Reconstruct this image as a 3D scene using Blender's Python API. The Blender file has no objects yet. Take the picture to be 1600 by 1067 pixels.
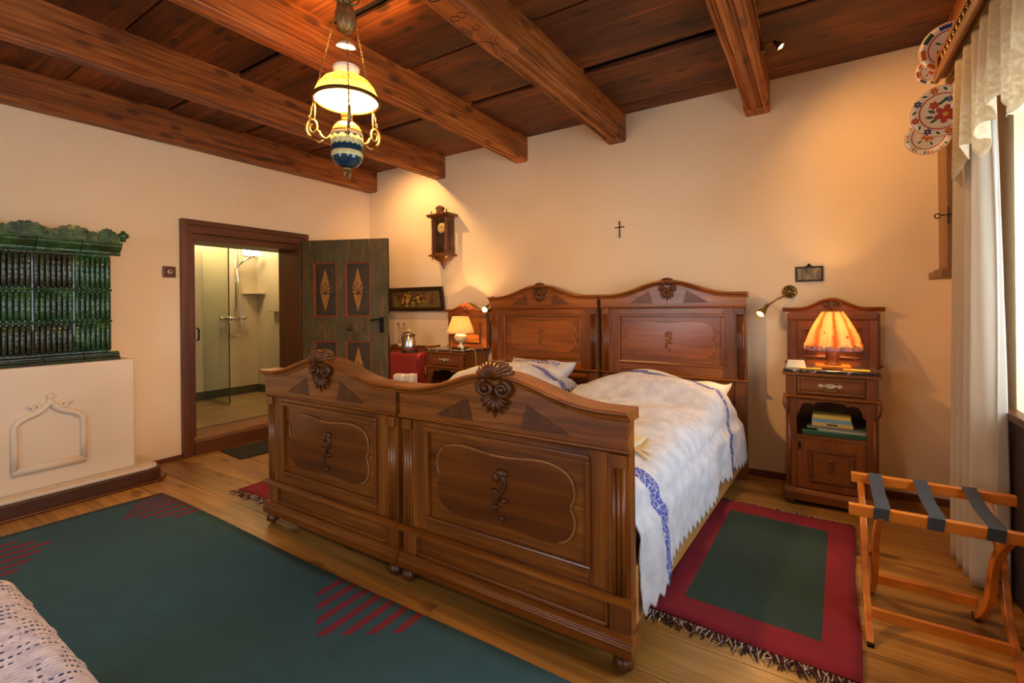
import bpy, bmesh, math, random
from mathutils import Vector, Matrix

random.seed(11)
SC = bpy.context.scene
COL = SC.collection
PI = math.pi

# ------------------------------------------------------------------ camera
F_PX, CY_PX = 737.0, 477.2
YAW, ROLL, CAM_H = math.radians(32.755), math.radians(0.597), 1.35
cam_data = bpy.data.cameras.new('camera')
cam_data.sensor_width = 36.0
cam_data.lens = F_PX / 1600.0 * 36.0
cam_data.shift_y = -(533.5 - CY_PX) / 1600.0
cam_data.clip_start = 0.02
cam = bpy.data.objects.new('camera', cam_data)
COL.objects.link(cam)
_f = Vector((-math.sin(YAW), math.cos(YAW), 0))
_r = Vector((math.cos(YAW), math.sin(YAW), 0))
_d = _f.cross(_r)
_right = _r * math.cos(ROLL) + _d * math.sin(ROLL)
_down = _d * math.cos(ROLL) - _r * math.sin(ROLL)
_m = Matrix.Identity(4)
for i in range(3):
    _m[i][0] = _right[i]
    _m[i][1] = -_down[i]
    _m[i][2] = -_f[i]
_m[2][3] = CAM_H
cam.matrix_world = _m
SC.camera = cam

# ------------------------------------------------------------------ view, world and daylight
SC.view_settings.view_transform = 'Standard'
SC.view_settings.look = 'None'
SC.view_settings.gamma = 1.0
SC.view_settings.use_curve_mapping = False
SC.view_settings.exposure = 1.02
SC.cycles.max_bounces = 7
SC.cycles.diffuse_bounces = 4
SC.cycles.glossy_bounces = 3
SC.cycles.transmission_bounces = 6
SC.cycles.transparent_max_bounces = 12
SC.cycles.caustics_reflective = False
SC.cycles.caustics_refractive = False
SC.cycles.sample_clamp_indirect = 4.0
SC.cycles.use_denoising = True

world = bpy.data.worlds.new('world')
SC.world = world
world.use_nodes = True
_bg = world.node_tree.nodes['Background']
_bg.inputs['Color'].default_value = (0.74, 0.87, 1.0, 1)
_bg.inputs['Strength'].default_value = 5.6

XL, XR, YB, YF, ZC = -4.84, 0.77, 4.14, -1.75, 3.05      # room shell
# window openings: (lo, hi, z0, z1)
WIN_RIGHT = [(-1.15, 0.25, 0.85, 2.2), (1.6, 3.06, 0.85, 2.2)]
WIN_FRONT = [(-2.9, -1.7, 0.85, 2.2)]

def portal(name, loc, rot, sx, sy):
    l = bpy.data.lights.new(name, 'AREA')
    l.shape = 'RECTANGLE'
    l.size, l.size_y = sx, sy
    l.cycles.is_portal = True
    o = bpy.data.objects.new(name, l)
    o.location, o.rotation_euler = loc, rot
    COL.objects.link(o)
for a, b, z0, z1 in WIN_RIGHT:
    portal('window_daylight', (XR + 0.42, (a + b) / 2, (z0 + z1) / 2), (0, PI / 2, 0), z1 - z0, b - a)
for a, b, z0, z1 in WIN_FRONT:
    portal('window_daylight', ((a + b) / 2, YF - 0.42, (z0 + z1) / 2), (PI / 2, 0, 0), b - a, z1 - z0)

# ------------------------------------------------------------------ helpers
def lin(h):
    h = h.lstrip('#')
    out = []
    for i in (0, 2, 4):
        c = int(h[i:i + 2], 16) / 255
        out.append(c / 12.92 if c <= 0.04045 else ((c + 0.055) / 1.055) ** 2.4)
    return (*out, 1)

class MB:
    """collects faces; build() links them as one mesh object"""
    def __init__(s):
        s.v, s.f, s.sm, s.mi, s.cur = [], [], [], [], 0
    def add(s, vs, fs, smooth=False):
        o = len(s.v)
        s.v.extend(tuple(v) for v in vs)
        for f in fs:
            s.f.append(tuple(i + o for i in f)); s.sm.append(smooth); s.mi.append(s.cur)
        return s
    def box(s, x0, x1, y0, y1, z0, z1):
        v = [(x0, y0, z0), (x1, y0, z0), (x1, y1, z0), (x0, y1, z0), (x0, y0, z1), (x1, y0, z1), (x1, y1, z1), (x0, y1, z1)]
        return s.add(v, [(0, 3, 2, 1), (4, 5, 6, 7), (0, 1, 5, 4), (1, 2, 6, 5), (2, 3, 7, 6), (3, 0, 4, 7)])
    def prism(s, poly, a0, a1, axis='y', smooth=False):
        def P(p, a):
            return {'y': (p[0], a, p[1]), 'x': (a, p[0], p[1]), 'z': (p[0], p[1], a)}[axis]
        n = len(poly)
        v = [P(p, a0) for p in poly] + [P(p, a1) for p in poly]
        fs = [(i, (i + 1) % n, n + (i + 1) % n, n + i) for i in range(n)]
        s.add(v, fs, smooth)
        o = len(s.v) - 2 * n
        s.f.append(tuple(o + i for i in reversed(range(n)))); s.sm.append(False); s.mi.append(s.cur)
        s.f.append(tuple(o + n + i for i in range(n))); s.sm.append(False); s.mi.append(s.cur)
        return s
    def lathe(s, prof, segs=24, o=(0, 0, 0), axis='z', smooth=True):
        v, n = [], len(prof)
        for k in range(segs):
            a = 2 * PI * k / segs
            for r, z in prof:
                p = (r * math.cos(a), r * math.sin(a), z)
                if axis == 'y': p = (p[0], p[2], p[1])
                if axis == 'x': p = (p[2], p[0], p[1])
                v.append((p[0] + o[0], p[1] + o[1], p[2] + o[2]))
        fs = []
        for k in range(segs):
            k2 = (k + 1) % segs
            for i in range(n - 1):
                q = (k * n + i, k2 * n + i, k2 * n + i + 1, k * n + i + 1)
                fs.append(q)
        return s.add(v, fs, smooth)
    def tube(s, pts, r, segs=8, closed=False, flat=1.0, smooth=True):
        pts = [Vector(p) for p in pts]
        n = len(pts)
        rs = r if isinstance(r, (list, tuple)) else [r] * n
        v, prev = [], None
        for i, p in enumerate(pts):
            if closed:
                t = pts[(i + 1) % n] - pts[i - 1]
            else:
                t = pts[min(i + 1, n - 1)] - pts[max(i - 1, 0)]
            if t.length < 1e-9: t = Vector((0, 0, 1))
            t.normalize()
            if prev is None:
                ref = Vector((0, 1, 0)) if abs(t.y) < 0.9 else Vector((1, 0, 0))
                nx = t.cross(ref).normalized()
            else:
                nx = (prev - t * prev.dot(t))
                nx = nx.normalized() if nx.length > 1e-6 else t.orthogonal().normalized()
            prev = nx
            ny = t.cross(nx)
            for k in range(segs):
                a = 2 * PI * k / segs
                v.append(p + nx * (rs[i] * math.cos(a)) + ny * (rs[i] * flat * math.sin(a)))
        fs = []
        for i in range(n if closed else n - 1):
            j = (i + 1) % n
            for k in range(segs):
                k2 = (k + 1) % segs
                fs.append((i * segs + k, i * segs + k2, j * segs + k2, j * segs + k))
        if not closed:
            fs.append(tuple(reversed(range(segs))))
            fs.append(tuple((n - 1) * segs + k for k in range(segs)))
        return s.add(v, fs, smooth)
    def ball(s, c, r, segs=12, rings=8, sc=(1, 1, 1)):
        v, fs = [], []
        for i in range(rings + 1):
            th = PI * i / rings
            for k in range(segs):
                a = 2 * PI * k / segs
                v.append((c[0] + r * sc[0] * math.sin(th) * math.cos(a), c[1] + r * sc[1] * math.sin(th) * math.sin(a), c[2] + r * sc[2] * math.cos(th)))
        for i in range(rings):
            for k in range(segs):
                k2 = (k + 1) % segs
                fs.append((i * segs + k, (i + 1) * segs + k, (i + 1) * segs + k2, i * segs + k2))
        return s.add(v, fs, True)
    def grid(s, fn, nu, nv, smooth=True, skip=None):
        v = [fn(i / nu, j / nv) for j in range(nv + 1) for i in range(nu + 1)]
        fs = []
        for j in range(nv):
            for i in range(nu):
                if skip and skip(i, j): continue
                a = j * (nu + 1) + i
                fs.append((a, a + 1, a + nu + 2, a + nu + 1))
        return s.add(v, fs, smooth)
    def sweep(s, path, prof, smooth=False):
        """path: list of (x, z); prof: closed list of (y, dz along local normal)"""
        n, m = len(path), len(prof)
        v = []
        for i, (x, z) in enumerate(path):
            for (y, d) in prof:
                v.append((x, y, z + d))
        fs = []
        for i in range(n - 1):
            for k in range(m):
                k2 = (k + 1) % m
                fs.append((i * m + k, (i + 1) * m + k, (i + 1) * m + k2, i * m + k2))
        fs.append(tuple(range(m)))
        fs.append(tuple((n - 1) * m + k for k in reversed(range(m))))
        return s.add(v, fs, smooth)
    def xform(s, M):
        s.v = [tuple(M @ Vector(v)) for v in s.v]
        return s
    def mesh(s, name):
        me = bpy.data.meshes.new(name)
        me.from_pydata(s.v, [], s.f)
        me.polygons.foreach_set('use_smooth', s.sm)
        me.polygons.foreach_set('material_index', s.mi)
        bm = bmesh.new(); bm.from_mesh(me)
        bmesh.ops.remove_doubles(bm, verts=bm.verts, dist=1e-6)
        bmesh.ops.recalc_face_normals(bm, faces=bm.faces)
        bm.to_mesh(me); bm.free()
        me.update()
        return me
    def build(s, name, mat, parent=None, bevel=0.0, kind=None, label=None, seg=2, solid=0.0, sub=0):
        me = s.mesh(name)
        for m in (mat if isinstance(mat, (list, tuple)) else [mat]):
            me.materials.append(m)
        o = bpy.data.objects.new(name, me)
        COL.objects.link(o)
        if parent: o.parent = parent
        if kind: o['kind'] = kind
        if label: o['label'] = label
        if sub:
            b = o.modifiers.new('subdivision', 'SUBSURF'); b.levels = b.render_levels = sub
        if solid:
            b = o.modifiers.new('solidify', 'SOLIDIFY'); b.thickness = solid; b.offset = 0
        if bevel:
            b = o.modifiers.new('bevel', 'BEVEL'); b.width = bevel; b.segments = seg; b.limit_method = 'ANGLE'; b.angle_limit = 0.6
            b.harden_normals = False
        return o

def inst(src, name, parent=None, loc=(0, 0, 0), rot=(0, 0, 0), scale=None):
    o = src.copy()
    o.name = name
    COL.objects.link(o)
    o.parent = parent
    o.location, o.rotation_euler = loc, rot
    if scale: o.scale = scale
    return o

def tag(o, label, cat, group=None, kind=None):
    o['label'], o['category'] = label, cat
    if group: o['group'] = group
    if kind: o['kind'] = kind
    return o

def thing(name, label, cat, loc=(0, 0, 0), rotz=0, group=None):
    o = bpy.data.objects.new(name, None)
    o.empty_display_size = 0.05
    COL.objects.link(o)
    o.location, o.rotation_euler = loc, (0, 0, rotz)
    return tag(o, label, cat, group)

def struct(o):
    o['kind'] = 'structure'
    return o

# ------------------------------------------------------------------ materials
class NT:
    def __init__(s, name):
        s.m = bpy.data.materials.new(name); s.m.use_nodes = True
        s.t = s.m.node_tree
        s.b = s.t.nodes['Principled BSDF']
    def n(s, typ, **kw):
        nd = s.t.nodes.new(typ)
        for k, v in kw.items(): setattr(nd, k, v)
        return nd
    def l(s, a, b): s.t.links.new(a, b)
    def coord(s, scale=(1, 1, 1), src='Object', rnd=False):
        tc = s.n('ShaderNodeTexCoord'); mp = s.n('ShaderNodeMapping')
        mp.inputs['Scale'].default_value = scale
        s.l(tc.outputs[src], mp.inputs['Vector'])
        if rnd:
            oi = s.n('ShaderNodeObjectInfo'); vm = s.n('ShaderNodeVectorMath', operation='SCALE')
            cb = s.n('ShaderNodeCombineXYZ')
            for k in range(3): s.l(oi.outputs['Random'], cb.inputs[k])
            vm.inputs['Scale'].default_value = 37.0
            s.l(cb.outputs[0], vm.inputs[0]); s.l(vm.outputs[0], mp.inputs['Location'])
        return mp.outputs[0]
    def noise(s, vec, scale, detail=4, rough=0.55, dist=0.0):
        nd = s.n('ShaderNodeTexNoise')
        nd.inputs['Scale'].default_value = scale; nd.inputs['Detail'].default_value = detail
        nd.inputs['Roughness'].default_value = rough; nd.inputs['Distortion'].default_value = dist
        if vec is not None: s.l(vec, nd.inputs['Vector'])
        return nd.outputs['Fac']
    def ramp(s, fac, stops, interp='LINEAR'):
        nd = s.n('ShaderNodeValToRGB'); cr = nd.color_ramp; cr.interpolation = interp
        while len(cr.elements) < len(stops): cr.elements.new(0.5)
        for e, (p, c) in zip(cr.elements, stops): e.position, e.color = p, c
        s.l(fac, nd.inputs['Fac'])
        return nd.outputs['Color']
    def mix(s, fac, a, b, mode='MIX'):
        nd = s.n('ShaderNodeMix', data_type='RGBA', blend_type=mode)
        for sock, v in ((nd.inputs['Factor'], fac), (nd.inputs[6], a), (nd.inputs[7], b)):
            if hasattr(v, 'links') or hasattr(v, 'is_linked'): s.l(v, sock)
            else: sock.default_value = v
        return nd.outputs[2]
    def math(s, op, a, b=None, c=None):
        nd = s.n('ShaderNodeMath', operation=op)
        for k, v in enumerate((a, b, c)):
            if v is None: continue
            if hasattr(v, 'is_linked'): s.l(v, nd.inputs[k])
            else: nd.inputs[k].default_value = v
        return nd.outputs[0]
    def bump(s, h, strength=0.2, dist=0.01):
        nd = s.n('ShaderNodeBump')
        nd.inputs['Strength'].default_value = strength; nd.inputs['Distance'].default_value = dist
        s.l(h, nd.inputs['Height']); s.l(nd.outputs[0], s.b.inputs['Normal'])
    def set(s, **kw):
        for k, v in kw.items():
            k = k.replace('_', ' ')
            if hasattr(v, 'is_linked'): s.l(v, s.b.inputs[k])
            else: s.b.inputs[k].default_value = v
        return s

def wood(name, dark, mid, light, grain='x', rough=0.38, bump=0.12, knots=0.0, scale=1.0, rnd=True, spread=0.28, coat=0.0, blot=0.5, cracks=0.0):
    t = NT(name)
    k = [26, 26, 26]
    k['xyz'.index(grain)] = 1.6
    v = t.coord(tuple(q * scale for q in k), rnd=rnd)
    g = t.noise(v, 1.0, 5, 0.6, 0.6)
    v2 = t.coord(tuple((3.2 if a != grain else 0.9) * scale for a in 'xyz'), rnd=rnd)
    g2 = t.noise(v2, 1.0, 3, 0.5, 0.4)
    gg = t.math('ADD', t.math('MULTIPLY', g, 1 - blot), t.math('MULTIPLY', g2, blot))
    c = t.ramp(gg, [(0.5 - spread, lin(dark)), (0.5, lin(mid)), (0.5 + spread, lin(light))])
    if knots:
        v3 = t.coord(tuple((7 if a != grain else 3.0) * scale for a in 'xyz'), rnd=rnd)
        vo = t.n('ShaderNodeTexVoronoi'); vo.inputs['Scale'].default_value = 1.3
        t.l(v3, vo.inputs['Vector'])
        kf = t.ramp(vo.outputs['Distance'], [(0.0, (1, 1, 1, 1)), (0.16, (0.85, 0.85, 0.85, 1)), (0.27, (0, 0, 0, 1))])
        c = t.mix(t.math('MULTIPLY', kf, knots), c, lin(dark))
    if cracks:
        v4 = t.coord(tuple((34 if a != grain else 0.7) * scale for a in 'xyz'), rnd=rnd)
        ln = t.noise(v4, 1.0, 2, 0.5, 0.8)
        cf = t.ramp(ln, [(0.44, (0, 0, 0, 1)), (0.49, (1, 1, 1, 1)), (0.51, (1, 1, 1, 1)), (0.56, (0, 0, 0, 1))])
        c = t.mix(t.math('MULTIPLY', cf, cracks), c, lin(dark))
    if rnd:
        oi = t.n('ShaderNodeObjectInfo')
        hs = t.n('ShaderNodeHueSaturation')
        t.l(t.math('MULTIPLY_ADD', oi.outputs['Random'], 0.5, 0.72), hs.inputs['Value'])
        t.l(c, hs.inputs['Color']); c = hs.outputs[0]
    t.set(Base_Color=c, Roughness=rough)
    if coat: t.set(Coat_Weight=coat, Coat_Roughness=0.25)
    if bump: t.bump(g, bump, 0.004)
    return t.m

def plain(name, col, rough=0.5, metal=0.0, noise=0.0, bump=0.0, nscale=30, **kw):
    t = NT(name)
    c = lin(col) if isinstance(col, str) else col
    if noise or bump:
        f = t.noise(t.coord(), nscale, 4)
    if noise:
        dk = tuple(x * (1 - noise) for x in c[:3]) + (1,); lt = tuple(min(1, x * (1 + noise)) for x in c[:3]) + (1,)
        t.set(Base_Color=t.ramp(f, [(0.3, dk), (0.7, lt)]))
    else: t.set(Base_Color=c)
    t.set(Roughness=rough, Metallic=metal, **kw)
    if bump: t.bump(f, bump, 0.01)
    return t.m

def glow(name, col, strength):
    t = NT(name)
    t.set(Base_Color=lin(col), Emission_Color=lin(col), Emission_Strength=strength)
    return t.m

M = {}
def plaster(name, col, stain):
    t = NT(name)
    v = t.coord()
    a = t.noise(v, 0.9, 3, 0.5); b = t.noise(v, 9, 5, 0.6); c3 = t.noise(v, 70, 3, 0.6)
    c = t.ramp(a, [(0.3, lin(stain)), (0.62, lin(col))])
    t.set(Base_Color=c, Roughness=0.92)
    t.bump(t.math('ADD', b, t.math('MULTIPLY', c3, 0.18)), 0.35, 0.012)
    return t.m
M['plaster'] = plaster('lime_plaster', 'eed9b8', 'e6cca6')
M['stove_plaster'] = plaster('stove_whitewash', 'e4d8c6', 'd4c4ac')
M['bath_wall'] = plain('bath_wall_paint', 'c8bc9c', 0.35, noise=0.06, nscale=2.5)
M['bath_floor'] = plain('bath_stone', '9a8058', 0.45, noise=0.25, nscale=4)
M['bath_skirt'] = plain('bath_skirting_stone', '4c4a38', 0.4, noise=0.2, nscale=8)
M['bed'] = wood('walnut_bed', '3a1a06', '864812', 'b87026', 'x', 0.30, 0.06, coat=0.25, scale=0.7, rnd=False, spread=0.19, cracks=0.3)
M['bed_v'] = wood('walnut_bed_upright', '3a1a06', '804410', 'b06a24', 'z', 0.30, 0.06, coat=0.25, scale=0.7, rnd=False, spread=0.19, cracks=0.3)
M['burl'] = wood('walnut_veneer_panel', '3a1806', '6e380c', '9a541a', 'x', 0.24, 0.02, coat=0.4, scale=0.45, rnd=False, spread=0.17)
M['carve'] = plain('dark_carved_walnut', '5c300e', 0.36, noise=0.3, nscale=25)
M['rail'] = wood('pale_bed_rail', '8a5c28', 'b98546', 'd0a062', 'y', 0.5, 0.05, rnd=False)
M['ns'] = wood('nightstand_walnut', '341806', '723c10', '9a5a20', 'x', 0.34, 0.06, coat=0.2, scale=0.8, rnd=False)
M['ns_v'] = wood('nightstand_walnut_upright', '341806', '723c10', '9a5a20', 'z', 0.34, 0.06, coat=0.2, scale=0.8, rnd=False)
M['beam'] = wood('old_pine_beam', '4a2208', 'aa5c1c', 'd08238', 'y', 0.55, 0.35, knots=0.75, rnd=True, blot=0.4, spread=0.19, cracks=0.55)
M['board'] = wood('dark_ceiling_board', '200e03', '66320c', 'a4581a', 'x', 0.6, 0.25, knots=0.8, rnd=True, blot=0.6, spread=0.2, cracks=0.5)
M['floor'] = wood('pine_floor', '684218', 'aa7a3a', 'ca9a50', 'x', 0.36, 0.12, knots=0.85, rnd=True, blot=0.5, scale=0.8, spread=0.2, cracks=0.35)
M['dark'] = plain('dark_gap', '120a05', 0.9)
M['frame'] = wood('door_frame_wood', '2e1608', '5e3214', '7c4620', 'z', 0.4, 0.1, scale=0.8, rnd=False)
M['frame_h'] = wood('door_frame_wood_lintel', '2e1608', '5e3214', '7c4620', 'y', 0.4, 0.1, scale=0.8, rnd=False)
M['rack'] = wood('honey_rack_wood', '9c4c10', 'c8701e', 'e08c34', 'x', 0.34, 0.03, coat=0.3, rnd=False)
M['iron'] = plain('black_iron', '1a1512', 0.5, 0.7)
M['brass'] = plain('aged_brass', '8a6a30', 0.35, 0.9, noise=0.3)
M['chrome'] = plain('chrome', 'd8d8d8', 0.1, 1.0)
M['white'] = plain('white_ceramic', 'efe8da', 0.2)
# ------------------------------------------------------------------ room shell
def wall(name, u0, u1, z0, z1, holes, plane, d, axis, mat):
    """plaster wall with real thickness; axis 'x' = wall lies in a plane x=const (u is y); d = outward thickness"""
    us = sorted({u0, u1, *[h[0] for h in holes], *[h[1] for h in holes]})
    zs = sorted({z0, z1, *[h[2] for h in holes], *[h[3] for h in holes]})
    mb = MB()
    def P(u, z, a): return (a, u, z) if axis == 'x' else (u, a, z)
    def inhole(i, j):
        if not (0 <= i < len(us) - 1 and 0 <= j < len(zs) - 1): return True
        cu, cz = (us[i] + us[i + 1]) / 2, (zs[j] + zs[j + 1]) / 2
        return any(h[0] < cu < h[1] and h[2] < cz < h[3] for h in holes)
    a0, a1 = plane, plane + d
    for i in range(len(us) - 1):
        for j in range(len(zs) - 1):
            if inhole(i, j): continue
            A, B, C_, D = us[i], us[i + 1], zs[j], zs[j + 1]
            for a in (a0, a1):
                mb.add([P(A, C_, a), P(B, C_, a), P(B, D, a), P(A, D, a)], [(0, 1, 2, 3)])
            for (di, dj, e) in ((-1, 0, ((A, C_), (A, D))), (1, 0, ((B, C_), (B, D))), (0, -1, ((A, C_), (B, C_))), (0, 1, ((A, D), (B, D)))):
                if inhole(i + di, j + dj):
                    (p, q), (r_, s_) = e
                    mb.add([P(p, q, a0), P(r_, s_, a0), P(r_, s_, a1), P(p, q, a1)], [(0, 1, 2, 3)])
    return struct(mb.build(name, mat))

DOOR = (2.0, 3.19, -0.15, 2.10)
wall('wall_back', XL, XR, -0.15, ZC + 0.1, [], YB, 0.3, 'y', M['plaster'])
wall('wall_left', YF, YB, -0.15, ZC + 0.1, [DOOR], XL, -0.38, 'x', M['plaster'])
wall('wall_right', YF, YB, -0.15, ZC + 0.1, WIN_RIGHT, XR, 0.45, 'x', M['plaster'])
wall('wall_front', XL, XR, -0.15, ZC + 0.1, WIN_FRONT, YF, -0.45, 'y', M['plaster'])

# floor of wide pine planks
fl = struct(MB().box(XL - 0.06, XR + 0.06, YF - 0.06, YB + 0.06, -0.12, -0.022).build('floor', M['dark']))
ys, y = [], YF
while y < YB - 0.02:
    w = random.choice((0.24, 0.27, 0.3, 0.32))
    ys.append((y, min(y + w, YB))); y += w
pm = {}
for (a, b) in ys:
    cut = random.uniform(-3.2, -0.6)
    for (x0, x1) in ((XL, cut), (cut, XR)):
        mb = MB().box(x0 + 0.0008, x1 - 0.0008, a + 0.0012, b - 0.0012, -0.022, random.uniform(-0.0012, 0.0))
        mb.build('plank', M['floor'], fl, bevel=0.0015, seg=1)

# ceiling of wide dark boards over the beams
ce = struct(MB().box(XL - 0.06, XR + 0.06, YF - 0.02, YB + 0.02, ZC + 0.045, ZC + 0.14).build('ceiling', M['dark']))
BEAMS = [(-4.84, -4.69), (-3.708, -3.552), (-2.59, -2.455), (-1.588, -1.424), (-0.451, -0.282), (0.70, 0.77)]
seams = [-1.75, -1.02, -0.3, 0.45, 1.15, 1.82, 2.45, 3.17, 3.91, 4.14]
for b in range(5):
    x0, x1 = BEAMS[b][1] - 0.05, BEAMS[b + 1][0] + 0.05
    for k in range(len(seams) - 1):
        a, c = seams[k], seams[k + 1]
        t = random.uniform(-0.03, 0.03)
        lo = 0.0 if k % 2 else 0.012
        mb = MB().box(x0, x1, a + 0.034 + (t if k else 0), c + (0 if k == 8 else -0.004), ZC + lo, ZC + lo + 0.026)
        mb.build('board', M['board'], ce, bevel=0.003, seg=1)
for i, (x0, x1) in enumerate(BEAMS[:5]):
    t = MB().box(x1, BEAMS[i + 1][0], YB - 0.012, YB, ZC - 0.006, ZC + 0.01)

def beam_profile(x0, x1, zb, grooved):
    w = x1 - x0
    zt = ZC + 0.035
    if not grooved:
        return [(x0, zt), (x0, zb + 0.012), (x0 + 0.012, zb), (x1 - 0.012, zb), (x1, zb + 0.012), (x1, zt)]
    p = [(x0, zt), (x0, zb + 0.055), (x0 + 0.006, zb + 0.05), (x0 + 0.006, zb + 0.03), (x0 + 0.014, zb + 0.024), (x0 + 0.014, zb + 0.008), (x0 + 0.02, zb)]
    for f in (0.2, 0.3, 0.62, 0.74):
        c = x0 + f * w
        p += [(c - 0.008, zb), (c - 0.004, zb + 0.013), (c + 0.004, zb + 0.013), (c + 0.008, zb)]
    p += [(x1 - 0.02, zb), (x1 - 0.014, zb + 0.008), (x1 - 0.014, zb + 0.024), (x1 - 0.006, zb + 0.03), (x1 - 0.006, zb + 0.05), (x1, zb + 0.055), (x1, zt)]
    return p
def beam(mb, prof, y0, y1, steps, rnd):
    n, m = len(prof), steps + 1
    v = []
    for k in range(m):
        y = y0 + (y1 - y0) * k / steps
        dx, dz = rnd.uniform(-0.003, 0.003), rnd.uniform(-0.0025, 0.0025)
        if k in (0, steps): dx = dz = 0
        v += [(p[0] + dx, y, p[1] + dz) for p in prof]
    fs = [(k * n + i, k * n + (i + 1) % n, (k + 1) * n + (i + 1) % n, (k + 1) * n + i) for k in range(m - 1) for i in range(n)]
    fs += [tuple(range(n)), tuple((m - 1) * n + i for i in reversed(range(n)))]
    mb.add(v, fs)
beam_labels = ['plain wooden ceiling beam running along the top of the wall above the bathroom door',
               'grooved wooden ceiling beam ending left of the wall clock, behind the hanging lamp',
               'grooved wooden ceiling beam ending above the left carved bed, right beside the hanging lamp',
               'wooden ceiling beam with a carved date and tulip on its underside',
               'grooved wooden ceiling beam carrying the small ceiling spotlight, rightmost of the beams']
ZB = 2.815
for i in range(5):
    x0, x1 = BEAMS[i]
    rr = random.Random(40 + i)
    mb = MB()
    g = i in (1, 2, 3, 4)
    if i == 3:
        beam(mb, beam_profile(x0, x1, ZB, False), YF, 2.32, 14, rr)
        beam(mb, beam_profile(x0, x1, ZB, True), 2.32, 3.99, 8, rr)
    else:
        beam(mb, beam_profile(x0, x1, ZB, g), YF, 3.99, 20, rr)
    beam(mb, beam_profile(x0, x1, ZB - 0.001, False), 3.99, YB - 0.001, 2, rr)
    o = mb.build('ceiling_beam', M['beam'])
    tag(o, beam_labels[i], 'beam', 'ceiling beams')
    if i == 3:
        # carved figures, read from the bed side: their tops point to the bed
        zc = ZB - 0.0008
        def stroke(pts, nm, r=0.0028):
            MB().tube([(p[0], p[1], zc) for p in pts], r, 6, flat=0.5).build(nm, M['dark'], o)
        def loop(cx, cy, rx, ry, a0=0, a1=360, n=20, tilt=0.0):
            out = []
            for k in range(n + 1):
                a = math.radians(a0 + (a1 - a0) * k / n)
                px, py = rx * math.cos(a), ry * math.sin(a)
                out.append((cx + px * math.cos(tilt) - py * math.sin(tilt), cy + px * math.sin(tilt) + py * math.cos(tilt)))
            return out
        # digits lie along y, their height along x
        cx = -1.508
        stroke(loop(cx + 0.005, 1.69, 0.042, 0.028), 'carved_digit')
        stroke(loop(cx - 0.024, 1.873, 0.024, 0.021, 0, 360) + loop(cx + 0.024, 1.868, 0.024, 0.021, 180, 540), 'carved_digit')
        stroke([(cx - 0.045, 2.0), (cx - 0.02, 1.995), (cx + 0.012, 2.012), (cx + 0.038, 2.0), (cx + 0.046, 1.985), (cx + 0.036, 1.972), (cx + 0.012, 1.982), (cx - 0.012, 2.008), (cx - 0.03, 2.02), (cx - 0.044, 2.036)], 'carved_digit')
        for pts in ([(cx - 0.055, 2.12), (cx - 0.03, 2.115), (cx, 2.145), (cx + 0.004, 2.17)], [(cx + 0.055, 2.1), (cx + 0.03, 2.105), (cx + 0.01, 2.14), (cx + 0.004, 2.17)],
                    [(cx + 0.06, 2.13), (cx + 0.035, 2.14), (cx + 0.025, 2.165), (cx + 0.035, 2.185)], [(cx + 0.004, 2.17), (cx - 0.02, 2.19), (cx - 0.02, 2.235), (cx - 0.05, 2.28)], [(cx + 0.004, 2.17), (cx + 0.022, 2.2), (cx + 0.012, 2.24), (cx + 0.03, 2.3)]):
            stroke(pts, 'carved_tulip')
# beam along the right wall carrying the plate rail
tag(MB().box(0.69, 0.768, YF, YB - 0.002, 2.86, ZC + 0.03).build('ceiling_beam', M['beam'], bevel=0.006), 'dark wooden beam along the top of the window wall above the plates', 'beam', 'ceiling beams')

# baseboards
struct(MB().box(XL + 0.001, XR - 0.001, YB - 0.018, YB - 0.001, 0.0, 0.05).build('baseboard_back', M['frame_h'], bevel=0.003))
struct(MB().box(XL + 0.001, XL + 0.018, 1.67, 1.96, 0.0, 0.035).build('baseboard_left', M['frame_h'], bevel=0.003))

# door casing, deep jambs and raised threshold
tf = struct(MB().box(XL - 0.38, XL + 0.035, 1.965, 2.06, 0.0, 2.05).build('trim_1', M['frame'], bevel=0.004))
fy0, fy1, fz = 1.965, 3.235, 2.17
tr2 = struct(MB().box(XL - 0.38, XL + 0.035, 3.13, fy1, 0.0, 2.05).build('trim_2', M['frame'], bevel=0.004))
tr3 = struct(MB().box(XL - 0.38, XL + 0.035, fy0, fy1, 2.05, fz).build('trim_3', M['frame_h'], bevel=0.004))
MB().box(XL + 0.03, XL + 0.05, fy0, fy0 + 0.05, 0.0, fz).build('casing_moulding', M['frame'], tf, bevel=0.006)
MB().box(XL + 0.03, XL + 0.05, fy1 - 0.045, fy1, 0.0, fz).build('casing_moulding', M['frame'], tr2, bevel=0.006)
MB().box(XL + 0.03, XL + 0.05, fy0 + 0.05, fy1 - 0.045, fz - 0.05, fz).build('casing_moulding', M['frame_h'], tr3, bevel=0.006)
MB().box(XL - 0.37, XL - 0.005, 2.0, 3.2, 1.985, 2.052).build('door_stop', M['frame_h'], tr3, bevel=0.004)
MB().box(XL - 0.37, XL - 0.02, 2.055, 2.10, 0.155, 1.985).build('door_stop', M['frame'], tf, bevel=0.004)
MB().tube([(XL + 0.036, 2.085, 1.06), (XL + 0.075, 2.085, 1.065), (XL + 0.078, 2.085, 1.16), (XL + 0.036, 2.085, 1.17)], 0.008, 8).build('strike_plate', M['iron'], tf)
ts = struct(MB().box(XL - 0.38, XL + 0.045, 2.06, 3.13, 0.0, 0.125).build('trim_4', M['frame_h'], bevel=0.005))
MB().box(XL - 0.33, XL - 0.01, 2.06, 3.13, 0.12, 0.15).build('threshold_board', wood('threshold_wood', '5a3214', '9a6230', 'b88046', 'y', 0.45, 0.1, rnd=False), ts, bevel=0.004)

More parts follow.
